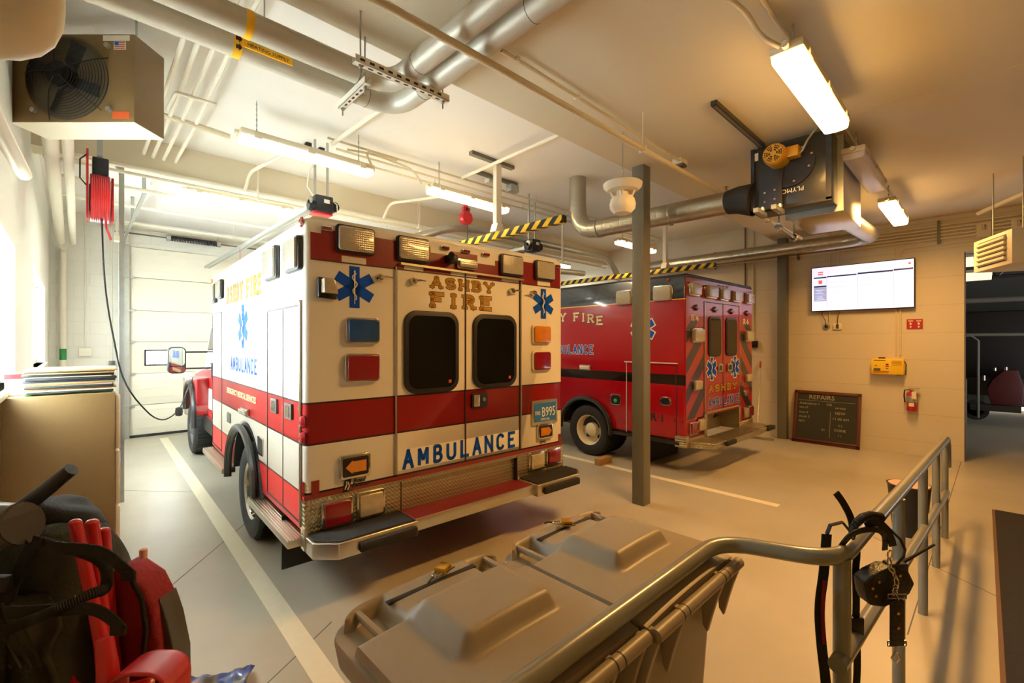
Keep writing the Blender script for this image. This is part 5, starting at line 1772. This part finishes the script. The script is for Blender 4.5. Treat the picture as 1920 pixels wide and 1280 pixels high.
# ------------------------------------------------------------------ the dark bay beyond the doorway
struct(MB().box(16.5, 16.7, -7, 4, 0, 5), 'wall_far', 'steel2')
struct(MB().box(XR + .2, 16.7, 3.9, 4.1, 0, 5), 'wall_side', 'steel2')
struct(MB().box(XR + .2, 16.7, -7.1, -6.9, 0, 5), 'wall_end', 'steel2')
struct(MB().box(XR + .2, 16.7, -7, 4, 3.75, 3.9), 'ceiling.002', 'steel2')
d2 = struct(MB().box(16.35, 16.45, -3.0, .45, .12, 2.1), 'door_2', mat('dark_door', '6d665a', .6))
for z in (.75, 1.35):
    MB().box(16.33, 16.35, -3, .45, z, z + .012).make('panel_joint', 'bindark', d2)
MB().box(16.3, 16.34, .0, .06, .12, 2.1).make('stile', 'steel2', d2)
MB().box(16.36, 16.44, -3.0, .4, .02, .11).make('floor_glow_strip', glow('painted_floor_glow', 'fff2d4', 1.0), d2)  # added glowing strip, stands in for the bright floor below the door
for (x, y0, y1, z, lab) in ((12.0, .13, .40, 3.14, 'lit lamp near the top of the doorway'), (12.0, -.10, .30, 2.86, 'second lit lamp seen through the doorway')):
    t = thing('ceiling_lamp', lab, 'ceiling light', (x, y0, z), 0, 'lamps in the next bay')
    MB().box(-.6, .6, 0, y1 - y0, 0, .03).make('diffuser', 'lamp_far', t)
    MB().box(-.6, .6, 0, y1 - y0, .03, .08).cyl((0, .1, .08), (0, .1, 3.75 - z), .006).make('housing', 'offwhite', t)
m = thing('roof_truss', 'open steel roof truss seen through the doorway', 'truss', (13.5, -3, 3.0))
MB().cyl((0, 0, 0), (0, 4.2, 0), .03, seg=6).cyl((0, 0, .5), (0, 4.2, .5), .03, seg=6).make('chord', 'blacksteel', m)
q = MB()
for k in range(12):
    q.cyl((0, k * .35, .5 * (k % 2)), (0, (k + 1) * .35, .5 * ((k + 1) % 2)), .018, seg=6)
q.make('web', 'blacksteel', m)
pipe('round_duct', 'long pale duct crossing the next bay', 'duct', [(13.0, -4, 2.50), (13.0, 2, 2.50)], .05, 'steel2', seg=16)
pipe('round_duct', 'thin pipe crossing the next bay under the duct', 'pipe', [(13.2, -4, 1.82), (13.2, 2, 1.82)], .03, 'grey_steel', seg=12)
t = thing('parked_trailer', 'dark red trailer body with pipes seen through the doorway', 'trailer', (13.2, -.30, 0))
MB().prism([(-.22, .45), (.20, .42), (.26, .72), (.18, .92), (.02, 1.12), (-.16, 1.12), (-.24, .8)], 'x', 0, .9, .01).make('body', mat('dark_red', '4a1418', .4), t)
MB().lathe([(.2, 0), (.2, .12)], (.1, .42, .28), 'x', 20).lathe([(.12, 0), (.12, .13)], (.1, .42, .28), 'x', 20).make('wheel', 'rubber', t)
MB().tube([(-.1, .38, .15), (-.1, .38, 1.7), (-.1, .48, 1.80), (-.1, .6, 1.8)], .022).make('guard_pole', 'grey_steel', t)
MB().cyl((-.02, .30, .9), (-.02, .30, 1.0), .03).cyl((-.02, .15, 1.10), (-.02, .15, 1.16), .03).cyl((-.02, .0, 1.12), (-.02, .0, 1.18), .03).make('fittings', 'chrome', t)
MB().box(-.1, .2, -.2, .5, .30, .42).make('chassis', 'blacksteel', t)
t = thing('storage_cabinet', 'narrow pale cabinet just inside the doorway', 'cabinet', (12.2, .33, 0))
MB().box(0, .4, -.10, .4, 0, .95, .01).make('body', 'grey_steel', t)
MB().box(-.01, 0, -.09, .3, .05, .90).make('door', 'grey_steel', t)
t = thing('dark_truck', 'dark truck body high behind the trailer in the next bay', 'truck', (14.4, -3.2, 0))
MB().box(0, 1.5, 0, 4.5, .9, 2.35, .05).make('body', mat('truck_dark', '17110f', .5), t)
MB().lathe([(.45, 0), (.45, .25)], (.05, 3.9, .45), 'x', 24).make('wheel', 'rubber', t)
MB().box(.1, 1.4, .2, 4.3, .5, .9).make('chassis', 'blacksteel', t)
# ------------------------------------------------------------------ hand rail
t = thing('hand_rail', 'grey tubular hand rail bending around the bins and running to the right', 'railing', (1.62, .32, 0))
def RP(x, y, z):
    return (x - 1.62, y - .32, z)
MB().tube([RP(.15, .63, .98), RP(1.56, .62, .985), RP(1.63, .30, 1.005), RP(5.33, .215, .845), RP(5.34, .215, .60)], .025, seg=20, bend=.11).make('top_rail', 'rail', t)
MB().tube([RP(1.62, .30, .70), RP(3.53, .25, .545), RP(5.30, .22, .39)], .024, seg=16).make('mid_rail', 'rail', t)
for (x, y, zt) in ((1.685, .300, .998), (2.66, .265, .955), (3.73, .258, .91), (4.585, .245, .875), (5.32, .23, .845), (.5, .635, .975)):
    MB().cyl(RP(x, y, 0), RP(x, y, zt), .0235, seg=18).make('post', 'rail', t)

# ------------------------------------------------------------------ bins
def make_bin(label):
    b = thing('wheeled_bin', label, 'bin', (0, 0, 0), 0, 'grey wheeled bins')
    Wb, Db, H0 = .55, .54, .927
    def ss(a, b_, x):
        q = max(0, min(1, (x - a) / (b_ - a)))
        return q * q * (3 - 2 * q)
    def height(x, y):
        # x 0..Wb left to right, y 0 = hinge side, Db = front edge
        u, v = x / Wb, y / Db
        h = .030 + .012 * (1 - (2 * u - 1) ** 2)
        lo = .22 + .0 * u
        hump = ss(lo, lo + .09, u) * (1 - ss(.77, .82, u)) * ss(.29, .37, v) * (1 - ss(.68, .80, v))
        h += .042 * hump
        # grip notches at the two front corners
        for uu in (.10, .90):
            du = abs(u - uu) / .13
            dv = abs(v - .86) / .11
            if max(du, dv) < 1.25:
                h -= .040 * (1 - ss(.8, 1.2, max(du, dv)))
        # drop towards the hinge at both sides
        h -= .02 * (1 - ss(0, .12, v))
        return h
    n = 72
    vs, fs = [], []
    R = .085
    for j in range(n + 1):
        for i in range(n + 1):
            x, y = Wb * i / n, Db * j / n
            px, py = x, y
            for cx, sx in ((R, -1), (Wb - R, 1)):
                cy = Db - R
                if (x - cx) * sx > 0 and y > cy:
                    dx, dy = x - cx, y - cy
                    L = max(abs(dx), abs(dy))
                    q = math.hypot(dx, dy)
                    if q > 1e-6:
                        px, py = cx + dx / q * L, cy + dy / q * L
            vs.append((px, py, H0 + height(x, y)))
    for j in range(n):
        for i in range(n):
            a = j * (n + 1) + i
            fs.append((a, a + 1, a + n + 2, a + n + 1))
    ring = [i for i in range(n + 1)] + [j * (n + 1) + n for j in range(1, n + 1)] + [n * (n + 1) + i for i in range(n - 1, -1, -1)] + [j * (n + 1) for j in range(n - 1, 0, -1)]
    base = len(vs)
    for k, r_ in enumerate(ring):
        v = vs[r_]
        vs.append((v[0], v[1], H0 - .012))
    m_ = len(ring)
    for k in range(m_):
        fs.append((ring[k], ring[(k + 1) % m_], base + (k + 1) % m_, base + k))
    fs.append(tuple(base + k for k in range(m_)))
    lid = MB().add(vs, fs).make('lid', 'bin', b, sharp=50)
    # slot in the lid, lock hasps, notch bars
    MB().box(.125, .42, .478, .497, H0 + .036, H0 + .0425, .002).make('paper_slot', 'bindark', lid)
    for x0 in (.045, .475):
        MB().box(x0 + .010, x0 + .025, .40, .53, H0 + .012, H0 + .030, .003).make('grip_bar', 'bin', lid)
    for x0 in (.09, .38):
        MB().prism([(0, .037), (.09, .037), (0, .055)], 'x', x0, x0 + .02).make('hinge_rib', 'bin', lid)
    # body
    def ring_at(z, inset, r_=.07):
        return [(p[0], p[1], z) for p in rrect(inset, Wb - inset, .02 + inset, Db - inset, r_, 6)]
    body = MB()
    secs = [(.0, .075), (.06, .062), (.78, .022), (.86, .018), (.862, -.004), (.915, -.012), (.925, -.010)]
    k0 = len(rrect(0, 1, 0, 1, .1, 6))
    V, Fc = [], []
    for z, ins in secs:
        V += ring_at(z, ins)
    for s_ in range(len(secs) - 1):
        for k in range(k0):
            Fc.append((s_ * k0 + k, s_ * k0 + (k + 1) % k0, (s_ + 1) * k0 + (k + 1) % k0, (s_ + 1) * k0 + k))
    Fc.append(tuple(range(k0)))
    Fc.append(tuple((len(secs) - 1) * k0 + k for k in range(k0)))
    body.add(V, Fc).make('body', 'bin', b)
    MB().cyl((.0, -.022, .925), (Wb - .0, -.022, .925), .0175, seg=20).make('handle_bar', 'bin', b)
    for x0 in (.125, .400):
        MB().cyl((x0, -.022, .925), (x0 + .004, -.022, .925), .0180, seg=20).cyl((x0 + .03, -.022, .925), (x0 + .034, -.022, .925), .0180, seg=20).make('handle_joint', 'bindark', b)
    for x0 in (.0, .14, .40, Wb - .022):
        MB().prism([(-.030, .912), (-.026, .935), (.03, .935), (.04, .86), (.035, .76), (.02, .74), (.005, .80), (-.012, .86)], 'x', x0, x0 + .02, .003).make('handle_bracket', 'bin', b)
    for x0 in (.03, Wb - .03):
        MB().cyl((x0 - .018, -.0, .09), (x0 + .018, -.0, .09), .09, seg=24).make('wheel', 'rubber', b)
    return b
b1 = make_bin('grey wheeled bin with padlock on its lid, nearest and left of the pair')
b1.location = (.468, .60, 0)
b2 = copy_tree(b1)
b2['label'] = 'grey wheeled bin with padlock on its lid, farther and right of the pair'
b2.location = (1.035, .585, 0)
for (x, y, z, rz, lab) in ((.765, 1.098, .986, 24, 'brass padlock lying on the nearer bin lid'), (1.30, 1.088, .986, -42, 'brass padlock lying on the farther bin lid')):
    t = thing('padlock', lab, 'padlock', (x, y, z), rz + (0 if rz > 0 else 0), 'padlocks on the bins')
    MB().box(0, .042, -.018, .018, -.009, .010, .003).make('lock_body', 'brass', t)
    MB().tube([(0, .012, 0), (-.022, .012, 0), (-.034, 0, 0), (-.022, -.012, 0), (0, -.012, 0)], .0034, seg=8, bend=.012).make('shackle', 'chrome', t)
    MB().tube([(-.03, .0, 0), (-.045, -.004, .004), (-.062, -.002, -.002)], .003, seg=6).tube([(.01, -.02, 0), (.03, -.026, .002), (.05, -.022, -.004)], .002, seg=6).make('wire_loop', 'blacksteel', t)

# waste can behind the rail
t = thing('waste_can', 'black waste can with pink bag liner standing behind the rail', 'waste can', (5.2, .45, 0))
MB().lathe([(.001, 0), (.11, 0), (.145, .41), (.155, .43), (.145, .43), (.13, .39), (.001, .37)], seg=32).make('can', 'black', t)
MB().lathe([(.14, .432), (.09, .39), (.02, .375), (.001, .375)], seg=32).make('liner', 'pink', t)

# door mat at the right
t = MB().box(0, 3.4, -2.1, 0, 0, .009, .003).make('door_mat', 'mat_rug', None, 'dark carpet mat on floor at the lower right corner', 'mat', loc=(3.15, -.075, 0))
MB().box(0, 3.4, -.03, .02, 0, .006).make('edge', 'rugedge', t)

# ------------------------------------------------------------------ belt, strap and radio hung on the rail
HD = (.6939, .7201)
def frame(d, r, z0=0):
    """a frame turned like the hand rail hangings, base at distance d and offset r"""
    return (d * .6939 + r * .7201, d * .7201 - r * .6939, z0)
t = thing('radio_strap', 'black leather radio strap with holster and chain hung over the rail bend', 'strap', frame(1.45, 1.10, .98), -43.95)
def K(pts, dd=0, w=None):
    out = []
    for i, p in enumerate(pts):
        y = dd[i] if isinstance(dd, (list, tuple)) else dd
        out.append((p[0] - 1.10, y, p[1] - .98))
    return out
def ribbon(mb, pts, w, th=.002):
    P = [Vector(p) for p in pts]
    for _ in range(2):
        Q = [P[0]]
        for a, b_ in zip(P, P[1:]):
            Q += [a * .75 + b_ * .25, a * .25 + b_ * .75]
        Q.append(P[-1])
        P = Q
    vs, fs = [], []
    for i, p in enumerate(P):
        d = (P[min(i + 1, len(P) - 1)] - P[max(i - 1, 0)]).normalized()
        n = Vector((0, 1, 0)) - d * d.y
        n = n.normalized() if n.length > 1e-3 else Vector((1, 0, 0))
        s_ = d.cross(n)
        for a, b_ in ((-1, -1), (1, -1), (1, 1), (-1, 1)):
            vs.append(p + s_ * a * w / 2 + n * b_ * th)
    for i in range(len(P) - 1):
        fs += [(i * 4 + k, i * 4 + (k + 1) % 4, (i + 1) * 4 + (k + 1) % 4, (i + 1) * 4 + k) for k in range(4)]
    fs += [(3, 2, 1, 0), tuple(len(P) * 4 - 4 + k for k in range(4))]
    mb.add(vs, fs)
    return mb
ribbon(MB(), K([(1.033, 1.173), (1.054, 1.145), (1.076, 1.105), (1.083, 1.082), (1.086, 1.05)], .0), .021).make('strap_end', 'leather', t)
co = []
base_ = [Vector(p) for p in K([(1.06, 1.045), (1.072, 1.087), (1.094, 1.105), (1.121, 1.113), (1.157, 1.107)], -.03)]
for i in range(241):
    f = i / 240 * (len(base_) - 1)
    k = min(int(f), len(base_) - 2)
    p = base_[k].lerp(base_[k + 1], f - k)
    a = i / 240 * 2 * PI * 24
    co.append(p + Vector((0, math.cos(a) * .011, math.sin(a) * .011)))
MB().tube(co, .0030, seg=5).make('coiled_cord', 'rubber', t)
ribbon(MB(), K([(1.010, .955), (1.013, .987), (1.022, 1.024), (1.04, 1.06), (1.076, 1.075), (1.121, 1.078), (1.153, 1.06), (1.166, 1.033), (1.172, 1.0)], [-.02, -.03, -.04, -.05, -.05, -.05, -.04, -.03, -.02]), .016).make('strap_loop', 'leather', t)
MB().tube(K([(1.16, 1.094), (1.189, 1.064), (1.221, 1.033), (1.236, 1.001), (1.23, .978), (1.207, .951)], -.02), .0040, seg=6).make('microphone_cord', 'rubber', t)
ribbon(MB(), K([(1.10, 1.08), (1.135, 1.096), (1.162, 1.073), (1.18, 1.042), (1.185, 1.019)], -.035), .022).make('strap_tab', 'leather', t)
MB().prism([(p[0] - 1.10, p[1] - .98) for p in [(1.103, .902), (1.13, .925), (1.176, .947), (1.239, .942), (1.261, .897), (1.245, .865), (1.212, .843), (1.166, .823), (1.121, .829), (1.110, .857)]], 'y', -.03, .025, .008).make('holster', 'leather', t)
MB().box(1.19 - 1.10, 1.25 - 1.10, -.02, .015, .90 - .98, .955 - .98, .006).make('radio', 'black', t)
MB().tube(K([(1.235, .945), (1.302, .983), (1.347, 1.008)], 0), [.0055, .004, .0035], seg=8).make('antenna', 'rubber', t)
ch = MB()
cp = K([(1.169, 1.01), (1.166, .985), (1.166, .96), (1.18, .94), (1.186, .922), (1.189, .906), (1.183, .890), (1.183, .876), (1.189, .861)], -.045)
for i in range(len(cp) - 1):
    a, b_ = Vector(cp[i]), Vector(cp[i + 1])
    c = (a + b_) / 2
    dr = (b_ - a).normalized()
    sd = Vector((0, 1, 0)) if i % 2 else Vector((1, 0, 0))
    ch.tube([c + dr * .013 * math.cos(q * PI / 5) + sd * .007 * math.sin(q * PI / 5) for q in range(10)], .0023, seg=6, closed=True)
ch.make('chain', 'chrome', t)
MB().box(.066, .107, -.052, -.044, -.262, -.122, .002).make('leather_fob', 'leather', t)
for z in (-.16, -.205):
    MB().lathe([(.001, -.003), (.005, -.002), (.005, 0)], (.087, -.052, z), 'y', 10).make('rivet', 'brass', t)
for z in (-.117, -.262):
    MB().tube([(.058, -.048, z), (.058, -.048, z + .014), (.115, -.048, z + .014), (.115, -.048, z)], .0028, seg=6, closed=True).make('ring', 'chrome', t)
MB().tube([(.085, -.048, -.265), (.08, -.048, -.285), (.07, -.048, -.30), (.083, -.048, -.318), (.096, -.048, -.302), (.088, -.048, -.285)], .0030, seg=6).make('snap_hook', 'chrome', t)
for p in ((1.125, .885), (1.145, .905), (1.135, .862), (1.21, .925)):
    MB().lathe([(.001, -.003), (.0045, -.002), (.0045, 0)], (p[0] - 1.10, -.031, p[1] - .98), 'y', 10).make('rivet', 'brass', t)
t = thing('utility_belt', 'black and dark red belt hanging from the rail behind its corner post', 'belt', frame(1.50, 1.05, .60), -43.95)
ribbon(MB(), [(-.012, 0, .42), (-.02, 0, .30), (-.038, 0, .18), (-.030, 0, .06), (-.02, .0, -.02), (-.010, 0, -.12)], .032).make('webbing', 'nylon', t)
ribbon(MB(), [(-.022, -.004, .27), (-.030, -.004, .18), (-.024, -.004, .06)], .011).make('red_stripe', 'redfab', t)
ribbon(MB(), [(.072, .0, .42), (.090, .0, .37), (.082, .0, .30), (.086, .0, .22), (.084, 0, .12), (.09, .0, .0), (.085, 0, -.1)], .022).make('second_strap', 'nylon', t)
MB().box(.065, .105, -.012, .012, .09, .15, .005).make('buckle', 'black', t)
MB().tube([(-.012, 0, .42), (.0, .0, .45), (.04, 0, .46), (.072, 0, .42)], .009, seg=8, flat=.4).make('belt_loop', 'nylon', t)

# ------------------------------------------------------------------ filing cabinet and the stack on it
t = thing('filing_cabinet', 'tan metal filing cabinet against the left wall below the window', 'cabinet', (-.27, 3.5, 0))
MB().box(0, .445, 0, .95, 0, 1.365, .006).make('body', 'tan', t)
for k in range(4):
    f = MB().box(.447, .468, .02, .93, .06 + k * .325, .06 + k * .325 + .31, .003).make('drawer', 'white', t)
    MB().tube([(.468, .40, .24 + k * .325), (.485, .40, .235 + k * .325), (.485, .55, .235 + k * .325), (.468, .55, .24 + k * .325)], .006).make('handle', 'chrome', f)
stack = [('green', .008), ('folder', .011), ('paper', .008), ('cardboard', .010), ('folder', .012), ('paper', .006), ('cardboard', .013), ('folderblue', .012), ('folder', .014), ('paper', .006), ('folder', .013), ('cardboard', .007), ('folder', .007), ('cardboard', .010)]
names = ['thin green folder at the bottom of the stack', 'black folder just above the green one', 'cream folder low in the stack', 'brown cardboard folder low in the stack', 'black binder under the middle of the stack', 'thin cream sheet pack in the middle of the stack', 'thick brown folder in the middle of the stack', 'navy folder above the thick brown one', 'thick black folder above the navy one', 'thin cream folder in the upper half of the stack', 'black folder in the upper half of the stack', 'thin brown board near the top of the stack', 'thin black folder below the topmost board', 'topmost brown board of the stack']
z = 1.3655
for (m_, h), lab in zip(stack, names):
    dx = random.uniform(-.018, .012)
    MB().box(-.20 + .22 + random.uniform(0, .02) - .22, .175 + dx, -.0, .46, 0, h - .0005, .0015).make('folder', m_, None, lab + ' on the filing cabinet', 'folder', 'folders stacked on the cabinet', loc=(0, 3.52 + random.uniform(0, .03), z), rotz=random.uniform(-1.5, 1.5))
    z += h
t = thing('paper_pack', 'white and red paper pack beside the folder stack on the cabinet', 'box', (-.225, 3.62, 1.366))
MB().box(-.04, .04, 0, .25, 0, .115, .003).make('carton', 'paper', t)
MB().box(-.041, .041, -.001, .251, .09, .116).make('band', 'red', t)

# ------------------------------------------------------------------ gear piled at the lower left
G = -43.95
def gear(name, label, cat, d, r, group=None):
    return thing(name, label, cat, frame(d, r, 0), G, group)
t = gear('gear_bag', 'large dark camouflage pack leaning in front of the filing cabinet', 'bag', 1.53, -1.545)
MB().blob((0, 0, .53), .18, .16, .545, .62, .05, 5.0, 48, 40, 0.0).make('pack', 'camo', t)
MB().blob((-.02, .05, 1.02), .14, .12, .10, .7, .03, 7.0, 32, 20).make('top_pocket', 'nylon', t)
MB().blob((.03, -.15, .72), .13, .06, .19, .7, .03, 8.0, 32, 24).make('front_pocket', 'camo', t)
for x in (-.06, .07):
    ribbon(MB(), [(x - .01, -.10, 1.06), (x, -.185, .95), (x + .005, -.225, .80), (x, -.225, .65), (x - .01, -.20, .45), (x - .01, -.18, .1)], .038).make('webbing_strap', 'nylon', t)
MB().box(.03, .085, -.22, -.195, .93, .975, .006).make('buckle', 'black', t)
MB().box(-.11, -.05, -.245, -.22, .77, .81, .006).make('buckle', 'black', t)
m = MB()
for k in range(5):
    m.tube([(-.02 + k * .03, -.215, .90), (.02 + k * .034, -.222, .80), (.05 + k * .03, -.20, .70)], .004, seg=5)
m.make('creases', 'camo', t)
t = gear('blower_nozzle', 'grey leaf blower housing with black nozzle lying on the dark pack', 'leaf blower', 1.30, -1.42)
MB().tube([(-.20, 0, 1.10), (-.08, 0, 1.12), (.02, .0, 1.135)], [.085, .075, .055], seg=24).make('housing', 'hazeplastic', t)
MB().tube([(.018, 0, 1.135), (.024, 0, 1.137)], .060, seg=24).make('rim', 'black', t)
MB().tube([(-.06, .07, 1.15), (.0, .08, 1.20), (.075, .09, 1.265)], [.024, .022, .020], seg=18).make('nozzle', 'black', t)
def corr(mb, pts, r, n, seg=10):
    P = [Vector(p) for p in pts]
    # smooth the centre line
    for _ in range(3):
        Q = [P[0]]
        for a, b_ in zip(P, P[1:]):
            Q += [a * .75 + b_ * .25, a * .25 + b_ * .75]
        Q.append(P[-1])
        P = Q
    L = [0]
    for a, b_ in zip(P, P[1:]):
        L.append(L[-1] + (b_ - a).length)
    out, rs = [], []
    for i in range(n * 2 + 1):
        s_ = L[-1] * i / (n * 2)
        k = max(j for j in range(len(L)) if L[j] <= s_ + 1e-9)
        k = min(k, len(P) - 2)
        f = (s_ - L[k]) / max(1e-9, L[k + 1] - L[k])
        out.append(P[k].lerp(P[k + 1], f))
        rs.append(r if i % 2 else r * .78)
    return mb.tube(out, rs, seg=seg)
t = gear('corrugated_hose', 'black corrugated hose curling around the dark pack', 'hose', 1.25, -1.30)
corr(MB(), [(-.10, -.06, .855), (-.05, -.06, .887), (0, -.05, .908), (.055, -.04, .925), (.10, -.02, .945), (.135, .02, .955), (.135, .06, .94), (.10, .10, .99), (.055, .10, 1.02), (.0, .08, 1.05), (-.05, .05, 1.085)], .0155, 110).make('hose', 'rubber', t)
# red snow shovels: handle tubes up, scoops down
def shovel(label, d, r, top, bot, rad_=.021, scoop=True, sc=1.0):
    t = gear('snow_shovel', label, 'shovel', d, r, 'red snow shovels')
    m = MB().tube([(top[0] - r, top[2] - d, top[1]), ((top[0] + bot[0]) / 2 - r, (top[2] + bot[2]) / 2 - d, (top[1] + bot[1]) / 2), (bot[0] - r, bot[2] - d, bot[1])], [rad_, rad_, rad_ * 1.5], seg=18)
    m.make('handle', 'redplastic', t)
    MB().blob((top[0] - r, top[2] - d, top[1]), rad_ * .98, rad_ * .98, .012, 1, 0).make('end_cap', 'redplastic', t)
    if scoop:
        vs, fs = [], []
        n_, k_ = 14, 12
        for j in range(n_ + 1):
            for i in range(k_ + 1):
                u, v = i / k_ * 2 - 1, j / n_
                x = bot[0] - r + u * .17 * sc * (0.75 + .25 * v)
                y = bot[2] - d - .05 - .10 * math.sin(v * 1.5) + .05 * u * u
                z = max(0.0, bot[1] + .05 - v * (bot[1] + .05))
                vs.append((x, y, z))
        for j in range(n_):
            for i in range(k_):
                a = j * (k_ + 1) + i
                fs.append((a, a + 1, a + k_ + 2, a + k_ + 1))
        o = MB().add(vs, fs).make('scoop', 'redplastic', t)
        md = o.modifiers.new('thick', 'SOLIDIFY')
        md.thickness = .006
    return t
shovel('red snow shovel with foremost handle tube beside the dark pack', 1.38, -1.27, (-1.325, 1.105, 1.38), (-1.200, .60, 1.37), .0165)
shovel('red snow shovel with tallest handle tube in the middle of the bundle', 1.48, -1.27, (-1.325, 1.083, 1.435), (-1.24, .50, 1.42), .0185)
shovel('red snow shovel whose handle tube is rightmost of the bundle', 1.50, -1.25, (-1.335, 1.035, 1.49), (-1.30, .45, 1.5), .016)
# big rounded scoop in front
t = gear('plastic_scoop', 'red plastic snow scoop with rounded top in front of the shovels', 'scoop', 1.25, -1.05)
vs, fs = [], []
na, nb = 22, 12
for j in range(nb + 1):
    for i in range(na + 1):
        a = PI * i / na
        rr_ = .080
        x = -rr_ * math.cos(a) * 1.0 + (.03 if i > na / 2 else 0)
        z = .735 - .08 + .08 * math.sin(a) ** .6 if 0 < i < na else .6
        if i == 0 or i == na:
            z = .0
        y = -.02 + .10 * j / nb + .03 * math.sin(a)
        vs.append((x + .06 * (1 - j / nb) * 0, y, z))
for j in range(nb):
    for i in range(na):
        a = j * (na + 1) + i
        fs.append((a, a + 1, a + na + 2, a + na + 1))
o = MB().add(vs, fs).make('scoop', 'redplastic', t, sharp=60)
md = o.modifiers.new('thick', 'SOLIDIFY')
md.thickness = .008
MB().tube([(-.125, .06, .80), (-.105, .05, .72), (-.09, .04, .60), (-.08, .04, .0)], [.022, .026, .030, .03], seg=18).make('handle_socket', 'redplastic', t)
t = gear('red_tool_bag', 'red fabric bag with black piping and grey mesh side behind the shovels', 'bag', 1.58, -1.33)
MB().prism([(-.05, 0), (-.06, .78), (.0, .90), (.09, .84), (.13, .76), (.155, .58), (.17, 0)], 'y', -.06, .06, .02).make('bag', 'redfab', t)
MB().tube([(.045, -.065, .90), (.10, -.068, .80), (.115, -.07, .70), (.105, -.07, .60), (.14, -.07, .50), (.15, -.07, .0)], .008, seg=8).make('piping', 'nylon', t)
MB().prism([(.12, 0), (.128, .78), (.155, .70), (.18, .58), (.19, 0)], 'y', -.03, .05, .004).make('mesh_panel', 'hazeplastic', t)
MB().lathe([(.001, 0), (.012, .0), (.012, .03), (.001, .035)], (.05, .0, .905), 'z', 12).make('toggle', 'pink', t)
for k, (pts, lab) in enumerate((([(-1.37, 1.085, 1.30), (-1.33, 1.075, 1.30), (-1.285, 1.068, 1.29), (-1.232, 1.062, 1.30), (-1.183, 1.045, 1.32), (-1.151, 1.005, 1.33), (-1.112, .970, 1.33)], 'black strap tying the tops of the shovel handles'), ([(-1.36, .928, 1.22), (-1.276, .93, 1.22), (-1.20, .932, 1.23), (-1.146, .922, 1.25), (-1.105, .885, 1.26), (-1.09, .85, 1.27)], 'black strap around the shovels below the upper one'))):
    t = gear('tie_strap', lab, 'strap', pts[0][2], pts[0][0])
    ribbon(MB(), [(p[0] - pts[0][0], p[2] - pts[0][2], p[1]) for p in pts], .034).make('webbing', 'nylon', t)
    e = pts[-1]
    MB().box(e[0] - pts[0][0] - .03, e[0] - pts[0][0] + .012, e[2] - pts[0][2] - .006, e[2] - pts[0][2] + .006, e[1] - .015, e[1] + .015, .004).make('tab', 'nylon', t)

# wrapper and hair tie on floor
t = thing('snack_wrapper', 'crumpled blue and orange wrapper at the lower edge of the picture', 'wrapper', (.47, 2.50, 0), -30)
vs, fs = [], []
for j in range(7):
    for i in range(17):
        u, v = i / 16, j / 6
        vs.append((-.14 + .28 * u, -.11 + .24 * v, .012 + .05 * abs(math.sin(u * 3 + v * 2)) * (1 - abs(2 * v - 1) * .6) + .02 * noise.noise((u * 6, v * 6, 1))))
for j in range(6):
    for i in range(16):
        a = j * 17 + i
        fs.append((a, a + 1, a + 18, a + 17))
def wrapper_mat():
    m_ = mat('wrapper_foil', '2a3f86', .3, coat=.4)
    nt = m_.node_tree
    tc = nt.nodes.new('ShaderNodeTexCoord')
    v_ = nt.nodes.new('ShaderNodeTexVoronoi')
    v_.inputs['Scale'].default_value = 14
    r_ = nt.nodes.new('ShaderNodeValToRGB')
    e = r_.color_ramp.elements
    r_.color_ramp.interpolation = 'CONSTANT'
    e[0].color = lin('253a80')
    e[1].position = .45
    e[1].color = lin('6f6c6e')
    q = e.new(.65)
    q.color = lin('b5572f')
    q = e.new(.8)
    q.color = lin('2a3440')
    nt.links.new(tc.outputs['Object'], v_.inputs['Vector'])
    nt.links.new(v_.outputs['Color'], r_.inputs[0])
    nt.links.new(r_.outputs[0], nt.nodes['Principled BSDF'].inputs['Base Color'])
    return m_
o = MB().add(vs, fs).make('foil', wrapper_mat(), t)
md = o.modifiers.new('thick', 'SOLIDIFY')
md.thickness = .002
MB().tube([(.30 + .035 * math.cos(a * PI / 10) - .33, 3.486 + .018 * math.sin(a * PI / 10) - 3.486, .004 + .002 * math.sin(a)) for a in range(20)], .003, seg=6, closed=True).make('rubber_band', 'rubber', None, 'small dark rubber band lying on floor left of the white line', 'rubber band', loc=(.33, 3.486, 0))
